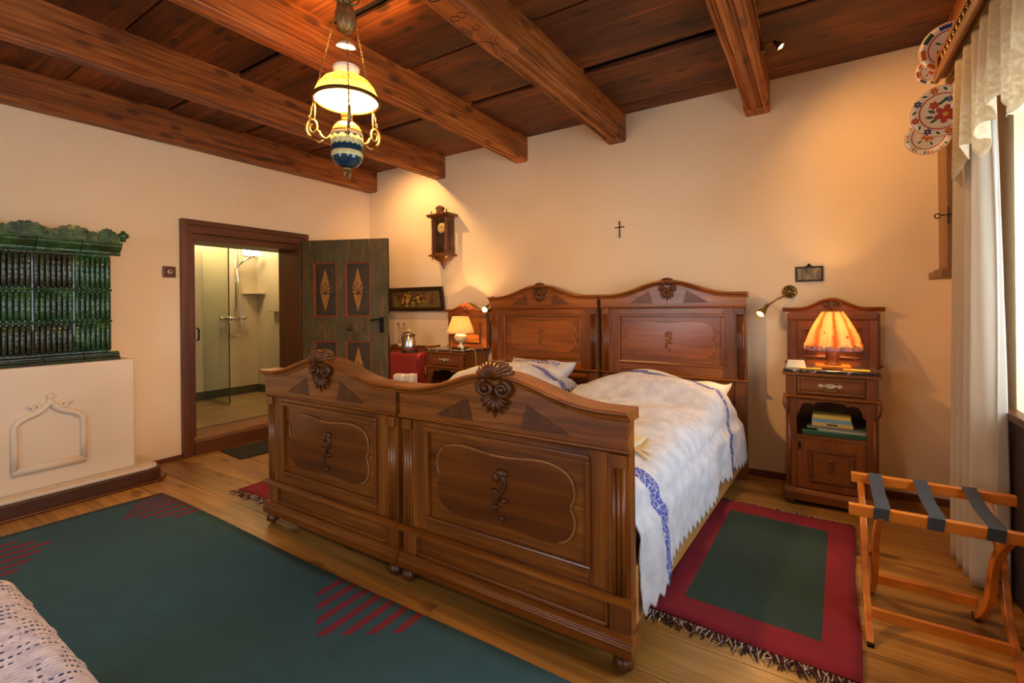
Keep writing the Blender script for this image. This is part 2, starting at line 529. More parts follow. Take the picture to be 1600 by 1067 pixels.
# windows: deep reveals with a wooden sill, frame, mullion and glass
def clear_glass(name, tint, refl):
    g = NT(name)
    tr = g.n('ShaderNodeBsdfTransparent'); tr.inputs['Color'].default_value = tint
    gl = g.n('ShaderNodeBsdfGlossy'); gl.inputs['Roughness'].default_value = 0.03
    lw = g.n('ShaderNodeLayerWeight')
    fac = g.math('MULTIPLY_ADD', g.math('POWER', lw.outputs['Facing'], 4.0), 0.5, (refl - 1.0) * 0.1)
    mx = g.n('ShaderNodeMixShader')
    g.l(fac, mx.inputs[0]); g.l(tr.outputs[0], mx.inputs[1]); g.l(gl.outputs[0], mx.inputs[2])
    g.l(mx.outputs[0], g.t.nodes['Material Output'].inputs['Surface'])
    return g.m
M['glass'] = clear_glass('window_glass', (0.97, 0.98, 0.98, 1), 1.3)
M['winframe'] = plain('white_window_paint', 'e6e0d2', 0.4)
wn = 0
for axis, wins in (('x', WIN_RIGHT), ('y', WIN_FRONT)):
    for (a, b, z0, z1) in wins:
        wn += 1
        pl = (XR + 0.36) if axis == 'x' else (YF - 0.36)
        def bb(u0, u1, d0, d1, q0, q1):
            return MB().box(pl + d0, pl + d1, u0, u1, q0, q1) if axis == 'x' else MB().box(u0, u1, pl + d0, pl + d1, q0, q1)
        e = MB()
        n = len(e.v)
        fr = bb(a, b, -0.03, 0.03, z0, z0 + 0.06).build('window_%d' % wn, M['winframe'], bevel=0.004)
        struct(fr)
        bb(a, b, -0.03, 0.03, z1 - 0.06, z1).build('head_rail', M['winframe'], fr)
        for (u0, u1) in ((a, a + 0.06), ((a + b) / 2 - 0.05, (a + b) / 2 + 0.05), (b - 0.06, b)):
            bb(u0, u1, -0.03, 0.03, z0 + 0.06, z1 - 0.06).build('stile', M['winframe'], fr)
        for (u0, u1) in ((a + 0.06, (a + b) / 2 - 0.05), ((a + b) / 2 + 0.05, b - 0.06)):
            bb(u0, u1, -0.02, 0.02, z1 - 0.42, z1 - 0.38).build('glazing_bar', M['winframe'], fr)
            bb(u0, u1, -0.003, 0.003, z0 + 0.06, z1 - 0.42).build('pane', M['glass'], fr)
            bb(u0, u1, -0.003, 0.003, z1 - 0.38, z1 - 0.06).build('pane', M['glass'], fr)
        if axis == 'x':
            MB().box(XR - 0.05, pl - 0.03, a - 0.04, b + 0.0, z0 - 0.035, z0 - 0.001).build('sill', M['frame_h'], fr, bevel=0.005)
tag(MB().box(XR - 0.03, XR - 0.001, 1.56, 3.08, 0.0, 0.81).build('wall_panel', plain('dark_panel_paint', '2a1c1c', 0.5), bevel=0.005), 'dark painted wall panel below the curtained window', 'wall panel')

# bathroom beyond the door
BX, BY1, BY0, BZ = -6.75, 3.72, 1.2, 0.155
def bwall(nm, *b): return struct(MB().box(*b).build(nm, M['bath_wall']))
bwall('wall_bath_back', BX - 0.1, BX, BY0 - 0.1, BY1 + 0.1, 0.0, 2.6)
bwall('wall_bath_right', BX, XL - 0.38, BY1, BY1 + 0.1, 0.0, 2.6)
bwall('wall_bath_left', BX, XL - 0.38, BY0 - 0.1, BY0, 0.0, 2.6)
struct(MB().box(BX - 0.1, XL - 0.38, BY0 - 0.1, BY1 + 0.1, 2.6, 2.7).build('ceiling_bath', M['bath_wall']))
bf = struct(MB().box(BX, XL - 0.38, BY0, BY1, -0.05, BZ - 0.012).build('floor_bath', M['bath_skirt']))
tm = None
for i in range(4):
    for j in range(7):
        x0, y0 = BX + i * 0.3825, BY0 + j * 0.36
        mb = MB().box(x0 + 0.002, x0 + 0.3805, y0 + 0.002, y0 + 0.358, BZ - 0.014, BZ)
        mb.build('floor_tile', M['bath_floor'], bf, bevel=0.002, seg=1)
struct(MB().box(BX + 0.001, BX + 0.014, BY0 + 0.001, BY1 - 0.001, BZ, BZ + 0.11).build('baseboard_bath_back', M['bath_skirt'], bevel=0.003))
struct(MB().box(BX + 0.014, XL - 0.39, BY1 - 0.014, BY1 - 0.001, BZ, BZ + 0.11).build('baseboard_bath_right', M['bath_skirt'], bevel=0.003))

# painted old door, open into the room
M['doorpaint'] = None
t = NT('weathered_green_door_paint')
v = t.coord((1, 1, 1)); n1 = t.noise(v, 3.0, 5, 0.65); n2 = t.noise(t.coord((14, 14, 2.2)), 1.5, 5, 0.7)
c = t.ramp(n1, [(0.32, lin('30280e')), (0.5, lin('4e421c')), (0.66, lin('4a4a34'))])
c = t.mix(t.ramp(n2, [(0.5, (0, 0, 0, 1)), (0.66, (0.85, 0.85, 0.85, 1))]), c, lin('7a561e'))
t.set(Base_Color=c, Roughness=0.5); t.bump(n2, 0.2, 0.004)
M['doorpaint'] = t.m
M['dooredge'] = plain('door_red_edging', '8a3c1a', 0.5, noise=0.3)
M['doorpanel'] = plain('door_panel_brown', '3a2c14', 0.5, noise=0.3, nscale=12)
M['diamond'] = plain('ochre_diamond_paint', '9a6a26', 0.5, noise=0.25, nscale=20)
M['sprig'] = plain('dark_sprig_paint', '1e1a12', 0.5)
M['rose'] = plain('door_red_dab', '8e3a1c', 0.5)
LW, LT, LZ0, LZ1 = 1.0, 0.045, 0.16, 2.09
hinge = (XL + 0.055, 3.135)
ang = math.atan2(0.42, 0.92)
door = bpy.data.objects.new('door_1', None); COL.objects.link(door); struct(door)
door.location = (hinge[0], hinge[1], 0); door.rotation_euler = (0, 0, ang)
# local: x along leaf from hinge, y=0 is the visible (south) face, +y behind
MB().box(0, LW, 0.012, LT, LZ0, LZ1).build('leaf_core', M['doorpanel'], door)
st = [(0, 0.14), (0.41, 0.51), (0.80, LW)]
for a, b in st: MB().box(a, b, 0, LT + 0.002, LZ0, LZ1).build('stile', M['doorpaint'], door, bevel=0.003)
rows = [(LZ0, 0.36), (0.98, 1.24), (1.84, LZ1)]
for z0, z1 in rows:
    for (a, b) in ((0.14, 0.41), (0.51, 0.80)):
        MB().box(a, b, 0.0005, LT + 0.001, z0, z1).build('rail', M['doorpaint'], door, bevel=0.003)
def flower_dabs(mb, cx, cz, s):
    for a in range(-3, 4):
        an = PI / 2 + a * 0.5
        L = s * (0.11 - 0.012 * abs(a))
        p0 = (cx, -0.0, cz - 0.06 * s); p1 = (cx + L * math.cos(an), 0, cz - 0.06 * s + L * math.sin(an) * 1.3)
        mb.tube([(p0[0], 0.0098, p0[2]), (p1[0], 0.0098, p1[2])], [0.003, 0.0045], 5, flat=0.5)
        mb.ball((p1[0], 0.0098, p1[2]), 0.012 * s, 8, 5, (0.8, 0.15, 1.3))
for (a, b) in ((0.14, 0.41), (0.51, 0.80)):
    for (z0, z1) in ((0.36, 0.98), (1.24, 1.84)):
        # red edging strips around the recess
        for q in (MB().box(a, a + 0.022, 0.003, 0.013, z0, z1), MB().box(b - 0.014, b, 0.003, 0.013, z0, z1), MB().box(a, b, 0.003, 0.013, z0, z0 + 0.016), MB().box(a, b, 0.003, 0.013, z1 - 0.014, z1)):
            q.build('panel_moulding', M['dooredge'], door, bevel=0.004)
        cx, cz, hh = (a + b) / 2, (z0 + z1) / 2, (z1 - z0) / 2 - 0.06
        MB().box(a + 0.045, b - 0.04, 0.008, 0.02, z0 + 0.05, z1 - 0.05).build('raised_panel', M['doorpanel'], door, bevel=0.006)
        mb = MB().prism([(cx, cz - hh), (cx + 0.066, cz), (cx, cz + hh), (cx - 0.066, cz)], 0.0072, 0.0082, 'y')
        mb.build('painted_diamond', M['diamond'], door)
        fb = MB(); flower_dabs(fb, cx, cz, 0.8); 
        fb.xform(Matrix.Translation((0, -0.0032, 0)))
        fb.build('painted_sprig', M['sprig'], door, kind='stuff')
fb = MB(); flower_dabs(fb, 0.56, 1.12, 0.5); fb.xform(Matrix.Translation((0, -0.0105, 0))); fb.build('painted_sprig', M['sprig'], door, kind='stuff')
lp = MB().box(0.905, 0.955, -0.006, 0.001, 1.07, 1.24).build('lock_plate', M['iron'], door, bevel=0.003)
MB().tube([(0.93, -0.004, 1.21), (0.93, -0.045, 1.215), (0.91, -0.055, 1.22), (0.845, -0.055, 1.21), (0.82, -0.05, 1.2)], 0.008, 8).build('handle', M['iron'], lp)
MB().ball((0.93, -0.006, 1.12), 0.009, 8, 6).build('keyhole_cover', M['iron'], lp)
MB().box(LW, LW + 0.006, 0.008, 0.03, 1.03, 1.27).build('lock_edge_plate', M['brass'], door)
for z in (0.45, 1.7): MB().tube([(-0.012, 0.02, z - 0.06), (-0.012, 0.02, z + 0.06)], 0.012, 10).build('hinge', M['iron'], door)
# ------------------------------------------------------------------ carved beds
M['bead'] = plain('worn_walnut_bead', '9a6230', 0.35, noise=0.25, nscale=12)
def spiral(cx, cz, r0, turns, sgn, y, n=34, start=0.0, shrink=0.82):
    pts = []
    for k in range(n + 1):
        u = k / n
        r = r0 * (1 - shrink * u)
        a = start + sgn * turns * 2 * PI * u
        pts.append((cx + r * math.cos(a), y, cz + r * math.sin(a)))
    return pts

def crest_carving(parent, zc, y, s=1.0, shell=True):
    """shell or roll on top, two volutes and an acanthus leaf below"""
    mb = MB()
    if shell:
        for k in range(9):                                    # fan of flutes curling over the cornice
            a = PI * (0.1 + 0.8 * k / 8)
            mb.tube([(0.008 * s * math.cos(a), y - 0.02, zc - 0.01 * s), (0.034 * s * math.cos(a), y - 0.042, zc + 0.03 * s * math.sin(a)),
                     (0.058 * s * math.cos(a), y - 0.03, zc + 0.058 * s * math.sin(a)), (0.062 * s * math.cos(a), y + 0.03, zc + 0.062 * s * math.sin(a))],
                    [0.006 * s, 0.010 * s, 0.012 * s, 0.009 * s], 7)
    for g in (-1, 1):
        c = (g * 0.036 * s, zc - 0.055 * s)
        pts = spiral(c[0], c[1], 0.038 * s, 1.6, -g, y - 0.014, 30, PI / 2)
        mb.tube(pts, [0.014 * s - 0.008 * s * k / 30 for k in range(31)], 8)
        mb.ball((c[0], y - 0.022, c[1]), 0.013 * s, 10, 7)
        mb.tube([(g * 0.012 * s, y - 0.012, zc + 0.02 * s), (g * 0.05 * s, y - 0.012, zc + 0.005 * s), (g * 0.075 * s, y - 0.01, zc - 0.035 * s)], [0.008 * s, 0.011 * s, 0.004 * s], 7)
    for k in range(-3, 4):                                    # leaf lobes
        a = -PI / 2 + k * 0.34
        L = (0.10 - 0.012 * abs(k)) * s
        p0 = (0.004 * k * s, zc - 0.085 * s)
        mb.tube([(p0[0], y - 0.006, p0[1]), (p0[0] + 0.5 * L * math.cos(a), y - 0.02, p0[1] + 0.5 * L * math.sin(a)), (p0[0] + L * math.cos(a), y - 0.006, p0[1] + L * math.sin(a))],
                [0.008 * s, 0.011 * s, 0.002], 7)
    return mb.build('crest_carving', M['carve'], parent)

def sprig_carving(parent, cx, cz, y, s=1.0, name='panel_carving', mat=None):
    """small S-shaped flower spray"""
    mb = MB()
    pts = [(cx + 0.03 * s * math.sin(t * 5.2 + 0.3) * (1 - 0.3 * t), y, cz + (0.085 - 0.17 * t) * s) for t in [k / 16 for k in range(17)]]
    mb.tube(pts, [(0.013 - 0.006 * k / 16) * s for k in range(17)], 7)
    mb.ball((cx + 0.012 * s, y, cz + 0.085 * s), 0.027 * s, 10, 7, (1.3, 0.5, 0.8))
    mb.ball((cx - 0.018 * s, y, cz + 0.062 * s), 0.02 * s, 10, 7, (1, 0.5, 1.2))
    mb.ball((cx + 0.022 * s, y, cz + 0.03 * s), 0.019 * s, 10, 7, (0.9, 0.5, 1.2))
    for (dx, dz, a) in ((-0.02, 0.0, 2.6), (0.024, -0.03, 0.5), (-0.022, -0.06, 3.6), (0.01, -0.095, -1.0)):
        mb.tube([(cx + dx * 0.2 * s, y, cz + dz * s), (cx + (dx + 0.010 * math.cos(a)) * s, y - 0.004 * s, cz + (dz + 0.012 * math.sin(a)) * s), (cx + (dx + 0.026 * math.cos(a)) * s, y, cz + (dz + 0.024 * math.sin(a)) * s)], [0.007 * s, 0.013 * s, 0.002], 6)
    return mb.build(name, mat or M['carve'], parent)

def cartouche(hw, hh, n=120):
    """wavy outline of the veneered panel: round lobes at the corners, dipped centre on top, like the photo"""
    pts = []
    for k in range(n):
        a = 2 * PI * k / n
        c, s_ = math.cos(a), math.sin(a)
        p = 4.2
        r = (abs(c) ** p + abs(s_) ** p) ** (-1 / p)
        x, z = r * c, r * s_
        # pinch sides a little, dip top and bottom at the middle
        if abs(z) > 0.75: z -= math.copysign(0.13 * (0.5 + 0.5 * math.cos(PI * min(1, abs(x) / 0.75))), z)
        if abs(x) > 0.8: x -= math.copysign(0.05 * math.exp(-(z / 0.16) ** 2), x)
        pts.append((x * hw, z * hh))
    return pts

def end_board(parent, z, W, y0, shell, kind, sxc=0.0):
    """headboard or footboard; z = dict of heights; y0 = front plane; local x centred on sxc"""
    hw = W / 2
    th = 0.045
    X = lambda a: a + sxc
    root = MB().box(X(-hw + 0.05), X(hw - 0.05), y0 + 0.014, y0 + th, z['bot'], z['fr1']).build(kind, M['bed'], parent)
    B = lambda nm, mat, bev, *b: MB().box(X(b[0]), X(b[1]), *b[2:]).build(nm, mat, root, bevel=bev)
    # posts with a half-round fluted column
    for g in (-1, 1):
        a, b = sorted((g * (hw - 0.085), g * hw))
        B('post', M['bed_v'], 0.003, a, b, y0 + 0.002, y0 + th + 0.02, z['postbot'], z['fr0'])
        mb = MB()
        cxx = X(g * (hw - 0.042))
        for q in (-0.018, 0.0, 0.018):
            mb.tube([(cxx + q, y0 + 0.002, z['sh1']), (cxx + q, y0 + 0.002, z['fr0'] - 0.06)], 0.0085, 8)
        mb.box(cxx - 0.032, cxx + 0.032, y0 - 0.012, y0 + 0.004, z['fr0'] - 0.06, z['fr0'] - 0.012)
        mb.build('fluted_column', M['bed_v'], root, kind='stuff')
    # frame around the panel: stiles and rails
    pw = W * 0.358
    for g in (-1, 1):
        a, b = sorted((g * pw, g * (hw - 0.085)))
        B('stile', M['bed_v'], 0.002, a, b, y0 + 0.004, y0 + 0.02, z['sh1'], z['fr0'])
    B('rail', M['bed'], 0.002, -pw, pw, y0 + 0.004, y0 + 0.02, z['p1'], z['fr0'])
    B('rail', M['bed'], 0.002, -pw, pw, y0 + 0.004, y0 + 0.02, z['sh1'], z['p0'])
    # moulding around the panel
    for (x0, x1, q0, q1, m) in ((-pw - 0.012, pw + 0.012, z['p1'] - 0.012, z['p1'] + 0.012, 'bed'), (-pw - 0.012, pw + 0.012, z['p0'] - 0.012, z['p0'] + 0.012, 'bed'),
                                (-pw - 0.012, -pw + 0.012, z['p0'] + 0.012, z['p1'] - 0.012, 'bed_v'), (pw - 0.012, pw + 0.012, z['p0'] + 0.012, z['p1'] - 0.012, 'bed_v')):
        B('panel_moulding', M[m], 0.006, x0, x1, y0 - 0.008, y0 + 0.016, q0, q1)
    pc, ph = (z['p0'] + z['p1']) / 2, (z['p1'] - z['p0']) / 2
    out = cartouche(pw * 0.86, ph * 0.80)
    MB().prism([(X(a), pc + b) for a, b in out], y0 + 0.009, y0 + 0.0145, 'y').build('veneer_panel', M['burl'], root, bevel=0.002)
    # carved outline runs round the right end and along the top, worn away at the left as in the photo
    n = len(out)
    seq = [out[k % n] for k in range(-16, 46)] if kind == 'footboard' else [out[k % n] for k in range(-10, 12)]
    MB().tube([(X(a), y0 + 0.0085, pc + b) for a, b in seq], [0.0065] * len(seq), 7).build('carved_outline', M['bead'], root)
    if kind == 'footboard':
        seq = [out[k % n] for k in range(46, 60)]
        MB().tube([(X(a), y0 + 0.0085, pc + b) for a, b in seq], [0.005] * len(seq), 7).build('carved_outline', M['bead'], root)
    sprig_carving(root, X(0.0), pc - 0.01, y0 + 0.006, 1.0 if kind == 'footboard' else 0.72, mat=M['carve'] if kind == 'footboard' else M['bed'])
    # shelf moulding and lower part
    mb = MB().sweep([(X(-hw - 0.012), z['sh0']), (X(hw + 0.012), z['sh0'])], [(y0 + 0.03, 0), (y0 - 0.012, 0), (y0 - 0.02, 0.006), (y0 - 0.034, 0.012), (y0 - 0.034, 0.019), (y0 - 0.01, z['sh1'] - z['sh0']), (y0 + 0.03, z['sh1'] - z['sh0'])])
    mb.build('shelf_moulding', M['bed'], root, bevel=0.0015)
    lz0, lz1 = z['lp0'], z['sh0']
    for (x0, x1, q0, q1) in ((-hw + 0.09, hw - 0.09, lz0, lz0 + 0.018), (-hw + 0.09, -hw + 0.105, lz0, lz1), (hw - 0.105, hw - 0.09, lz0, lz1)):
        B('panel_moulding', M['bed'], 0.005, x0, x1, y0 + 0.002, y0 + 0.016, q0, q1)
    # frieze and serpentine cornice
    def zs(x):
        t = min(1.0, abs(x) / (0.44 * W))
        return z['c0'] + (z['c1'] - z['c0']) * (0.5 + 0.5 * math.cos(PI * t)) ** 1.15
    N = 48
    xs = [-hw + W * k / N for k in range(N + 1)]
    poly = [(X(-hw), z['fr0'])] + [(X(hw), z['fr0'])] + [(X(x), zs(x)) for x in reversed(xs)]
    MB().prism(poly, y0 - 0.012, y0 + th + 0.014, 'y').build('frieze', M['bed'], root, bevel=0.002)
    MB().sweep([(X(-hw - 0.006), z['fr0']), (X(hw + 0.006), z['fr0'])], [(y0 + 0.02, -0.012), (y0 - 0.006, -0.012), (y0 - 0.02, 0.0), (y0 - 0.02, 0.006), (y0 - 0.01, 0.012), (y0 + 0.02, 0.012)]).build('frieze_moulding', M['bed'], root, bevel=0.001)
    ext = hw + 0.013
    xs2 = [-ext + 2 * ext * k / N for k in range(N + 1)]
    ct = 0.042
    prof = [(y0 + th + 0.03, 0), (y0 - 0.014, 0), (y0 - 0.02, 0.006), (y0 - 0.022, 0.014), (y0 - 0.034, 0.02), (y0 - 0.048, 0.026), (y0 - 0.052, 0.034), (y0 - 0.048, ct), (y0 + th + 0.03, ct)]
    MB().sweep([(X(x), zs(x) - 0.02) for x in xs2], prof).build('cornice', M['bed'], root, bevel=0.0015)
    cc = crest_carving(root, 0, 0, 1.0)
    cc.location = (sxc, y0 - 0.014, z['c1'] + (0.005 if shell else -0.012)); cc.scale = (1.18, 1.0, 0.95) if shell else (0.9, 0.8, 0.75)
    for g in (-1, 1):                                          # carved triangles beside the crest
        x0, x1 = 0.13, 0.13 + (0.2 if shell else 0.17)
        zb_, zt_ = z['fr0'] + 0.03, min(zs(x0) - 0.03, z['fr0'] + 0.13)
        tri = [(X(g * x0 * 0.95), zb_), (X(g * x1 * 1.05), zb_ + 0.004), (X(g * x0 * 1.18), zt_)]
        MB().prism(tri, y0 - 0.0165, y0 - 0.011, 'y').build('carved_triangle', M['carve'], root, bevel=0.002)
    return root

FOOT_Z = dict(bot=0.13, postbot=0.12, lp0=0.14, sh0=0.248, sh1=0.28, p0=0.342, p1=0.765, fr0=0.812, fr1=0.83, c0=0.945, c1=1.045)
HEAD_Z = dict(bot=0.30, postbot=0.0, lp0=0.46, sh0=0.745, sh1=0.765, p0=0.855, p1=1.255, fr0=1.325, fr1=1.34, c0=1.415, c1=1.525)
HEAD_DY = 2.30

def make_bed(label, loc, headx):
    bed = thing('carved_bed', label, 'bed', loc)
    fb = end_board(bed, FOOT_Z, 1.155, 0.0, True, 'footboard')
    hb = end_board(bed, HEAD_Z, 1.165, HEAD_DY, False, 'headboard', headx)
    # plinth with stepped top under the footboard
    mb = MB().sweep([(-0.589, 0.075), (0.589, 0.075)], [(0.075, 0), (-0.03, 0), (-0.03, 0.038), (-0.022, 0.046), (-0.024, 0.054), (-0.008, 0.068), (0.075, 0.068)])
    mb.build('plinth', M['bed'], fb, bevel=0.002)
    for g in (-1, 1):
        MB().lathe([(0.0, 0.0), (0.013, 0.0), (0.016, 0.006), (0.013, 0.012), (0.036, 0.022), (0.041, 0.036), (0.034, 0.052), (0.024, 0.06), (0.034, 0.068), (0.034, 0.078), (0.0, 0.078)], 20, (g * 0.545, 0.012, 0)).build('bun_foot', M['carve'], fb)
    # side rails run from foot to head
    for g in (-1, 1):
        xa, xb = g * 0.545, headx + g * 0.545
        mb = MB()
        v = []
        for (x, y) in ((xa, 0.04), (xb, HEAD_DY + 0.02)):
            for dx in (-0.014, 0.014):
                for q in (0.12, 0.34): v.append((x + dx, y, q))
        mb.add(v, [(0, 1, 3, 2), (4, 6, 7, 5), (0, 4, 5, 1), (2, 3, 7, 6), (0, 2, 6, 4), (1, 5, 7, 3)])
        mb.build('side_rail', M['rail'], bed, bevel=0.003)
    MB().box(headx - 0.5, headx + 0.5, HEAD_DY + 0.018, HEAD_DY + 0.044, 0.30, 0.46).build('lower_rail', M['bed'], hb)
    return bed

bedR = make_bed('carved walnut bed nearest the window, its white lace cover hanging over the side', (-1.15, 1.665, 0), 0.125)
bedL = make_bed('carved walnut bed nearest the bathroom door and wall clock', (-2.335, 1.665, 0), 0.11)

# ---- bedding
M['sheet'] = plain('white_cotton', 'd0d0d2', 0.85, bump=0.25, nscale=220)
M['blue'] = None
def lace_cloth(name):
    t = NT(name)
    uv = t.n('ShaderNodeTexCoord').outputs['UV']
    sep = t.n('ShaderNodeSeparateXYZ'); t.l(uv, sep.inputs[0])
    u, v = sep.outputs[0], sep.outputs[1]                     # metres across / along the bed
    # blue embroidered bands: colour attribute from mask stored in UV.z is not available, so bands sit at fixed v
    vo = t.n('ShaderNodeTexVoronoi', feature='DISTANCE_TO_EDGE'); vo.inputs['Scale'].default_value = 46
    t.l(uv, vo.inputs['Vector'])
    n = t.noise(uv, 60, 2)
    def band(v0, v1, wob):
        c = t.math('ADD', v, t.math('MULTIPLY', t.math('SINE', t.math('MULTIPLY', u, 55.0)), wob))
        return t.math('MULTIPLY', t.math('GREATER_THAN', c, v0), t.math('LESS_THAN', c, v1))
    m = t.math('MAXIMUM', band(0.20, 0.31, 0.006), band(1.64, 1.72, 0.008))
    m = t.math('MULTIPLY', m, t.math('GREATER_THAN', vo.outputs['Distance'], 0.05))
    # fine openwork
    ck = t.n('ShaderNodeTexVoronoi'); ck.inputs['Scale'].default_value = 120; t.l(uv, ck.inputs['Vector'])
    base = t.ramp(t.noise(uv, 14, 4), [(0.35, lin('b4b6be')), (0.65, lin('cccdd2'))])
    t.set(Base_Color=t.mix(m, base, t.mix(n, lin('06207c'), lin('1a44b0'))), Roughness=0.85)
    t.bump(t.math('ADD', ck.outputs['Distance'], t.noise(uv, 40, 3)), 0.35, 0.004)
    return t.m
M['lace'] = lace_cloth('white_lace_cover')

def set_uv(o, fn):
    me = o.data
    lay = me.uv_layers.new(name='UVMap')
    for l in me.loops:
        lay.data[l.index].uv = fn[l.vertex_index]

def cover(name, label, bx, shift, side_r, side_l, seed):
    """quilt-like lace cover: grid across u (arc length) and along v, draped over both sides"""
    rr = random.Random(seed)
    ph = [rr.uniform(0, 6.28) for _ in range(12)]
    half, top = 0.535, 0.60
    y0, y1 = 1.80, 3.86
    nu, nv = 110, 264
    vs, uvs = [], []
    def saw(q, per): return abs(((q / per) % 1.0) - 0.5) * 2
    for j in range(nv + 1):
        v = j / nv
        yn = y0 + (y1 - y0) * v
        # lace points along the hem; the near corner hangs lower
        cut = 0.075 * (1 - math.exp(-max(0, v - 0.03) / 0.12)) - 0.05 * max(0, v - 0.5)
        hem = 0.042 * saw(yn, 0.062) ** 0.8
        ua, ub = -half - side_l + hem, half + side_r - cut - hem
        cx = bx + shift * (yn - 1.665) / HEAD_DY
        for i in range(nu + 1):
            u = ua + (ub - ua) * i / nu
            y = yn + (0.035 * saw(u, 0.062) if j == 0 else 0.0)
            hd = 0.018 * math.sin(9 * u + ph[0] + 2 * v) * math.sin(7 * v + ph[1]) + 0.010 * math.sin(17 * v + ph[2] + 5 * u) + 0.006 * math.sin(31 * v - 14 * u + ph[3])
            pil = 0.17 * math.exp(-((y - 3.50) / 0.27) ** 4) * max(0, 1 - (abs(u) / 0.62) ** 3.2) + 0.04 * math.exp(-((y - 3.1) / 0.35) ** 2)
            puff = 0.05 * (1 - (min(1, abs(u) / half)) ** 2)
            au = abs(u); g = 1 if u > 0 else -1
            rc = 0.10
            if au < half - rc:
                x, zz = u, top + puff + hd + pil
            else:
                s_ = au - (half - rc)
                ang_ = min(s_ / rc, PI / 2)
                x = g * (half - rc + rc * math.sin(ang_))
                edge = top + puff + hd * max(0, 1 - s_ / 0.2) + pil
                zz = edge - rc * (1 - math.cos(ang_)) - max(0, s_ - rc * PI / 2)
                dd = max(0, s_ - rc * PI / 2)
                x += g * (0.03 * min(1, dd / 0.05) + 0.022 * dd / 0.3 + 0.018 * min(1, dd / 0.15) * math.sin(22 * v + ph[4] + 1.5 * math.sin(9 * v)))
                x += g * pil * 0.25
            vs.append((cx + x, y + 0.01 * math.sin(6 * u + ph[5]), zz))
            uvs.append((u, yn - y0))
    fs = [(j * (nu + 1) + i, j * (nu + 1) + i + 1, (j + 1) * (nu + 1) + i + 1, (j + 1) * (nu + 1) + i) for j in range(nv) for i in range(nu)]
    used = list(range(len(vs)))
    me = bpy.data.meshes.new(name)
    me.from_pydata(vs, [], fs)
    me.polygons.foreach_set('use_smooth', [True] * len(me.polygons))
    me.materials.append(M['lace'])
    o = bpy.data.objects.new(name, me); COL.objects.link(o)
    set_uv(o, [uvs[k] for k in used])
    md = o.modifiers.new('solidify', 'SOLIDIFY'); md.thickness = 0.004; md.offset = 1
    return tag(o, label, 'bed cover', 'lace bed covers')

def mattress(label, bx, shift, top):
    mb = MB()
    v = []
    for (y, c) in ((1.735, bx), (3.93, bx + shift)):
        for dx in (-0.515, 0.515):
            for q in (0.345, top): v.append((c + dx, y, q))
    mb.add(v, [(0, 1, 3, 2), (4, 6, 7, 5), (0, 4, 5, 1), (2, 3, 7, 6), (0, 2, 6, 4), (1, 5, 7, 3)])
    o = mb.build('mattress', M['sheet'], bevel=0.05, seg=4)
    return tag(o, label, 'mattress', 'mattresses in the carved beds')
mattress('white mattress in the carved bed nearest the window, under the lace cover', -1.15, 0.12, 0.58)
mattress('white mattress in the carved bed nearest the bathroom door, seen between the two footboards', -2.335, 0.11, 0.58)
cover('lace_bed_cover', 'white lace bed cover with blue embroidered bands hanging to the red and green rug', -1.15, 0.12, 0.43, 0.06, 5)
cover('lace_bed_cover', 'white lace cover on the carved bed nearest the bathroom door', -2.335, 0.11, 0.06, 0.2, 8)

def pillow(label, c, size, rot, seed, mat):
    rr = random.Random(seed); ph = [rr.uniform(0, 6) for _ in range(4)]
    sx, sy, h = size
    def f(sgn):
        def g(u, v):
            a, b = u * 2 - 1, v * 2 - 1
            t = max(0, (1 - a ** 4) * (1 - b ** 4)) ** 0.55
            pin = 1 - 0.09 * (1 - abs(a)) * b * b
            x = a * sx * (1 - 0.10 * (1 - b * b) * (abs(a) ** 3)) ; y = b * sy * (1 - 0.12 * (1 - a * a) * (abs(b) ** 3))
            wr = 0.006 * math.sin(11 * a + ph[0] + 3 * b) + 0.006 * math.sin(9 * b + ph[1] - 4 * a)
            lift = 0.05 * (abs(a) ** 6) * (abs(b) ** 6)
            return (x, y, sgn * (h * t) + (wr * t) + lift)
        return g
    mb = MB()
    mb.grid(f(1), 30, 24); mb.grid(f(-1), 30, 24)
    o = mb.build('pillow', mat)
    o.location, o.rotation_euler = c, rot
    return tag(o, label, 'pillow', 'white embroidered pillows')
t = NT('embroidered_pillow'); v = t.coord()
sep = t.n('ShaderNodeSeparateXYZ'); t.l(v, sep.inputs[0])
ax = t.math('ABSOLUTE', sep.outputs[1])
bnd = t.math('MULTIPLY', t.math('GREATER_THAN', ax, 0.10), t.math('LESS_THAN', ax, 0.155))
vo = t.n('ShaderNodeTexVoronoi', feature='DISTANCE_TO_EDGE'); vo.inputs['Scale'].default_value = 38; t.l(v, vo.inputs['Vector'])
bnd = t.math('MULTIPLY', bnd, t.math('GREATER_THAN', vo.outputs['Distance'], 0.12))
bnd = t.math('MULTIPLY', bnd, t.math('LESS_THAN', t.math('ABSOLUTE', sep.outputs[0]), 0.24))
t.set(Base_Color=t.mix(bnd, lin('cfcdd0'), lin('26368a')), Roughness=0.85); t.bump(t.noise(v, 180, 3), 0.25, 0.003)
M['pillowcase'] = t.m
pillow('white embroidered pillow against the headboard of the bed near the wall clock', (-2.14, 3.62, 0.715), (0.36, 0.25, 0.085), (math.radians(24), 0, math.radians(-6)), 3, M['pillowcase'])
pillow('white pillow under the lace cover on the bed nearest the window', (-0.93, 3.60, 0.665), (0.42, 0.24, 0.085), (math.radians(10), 0, math.radians(4)), 6, M['sheet'])

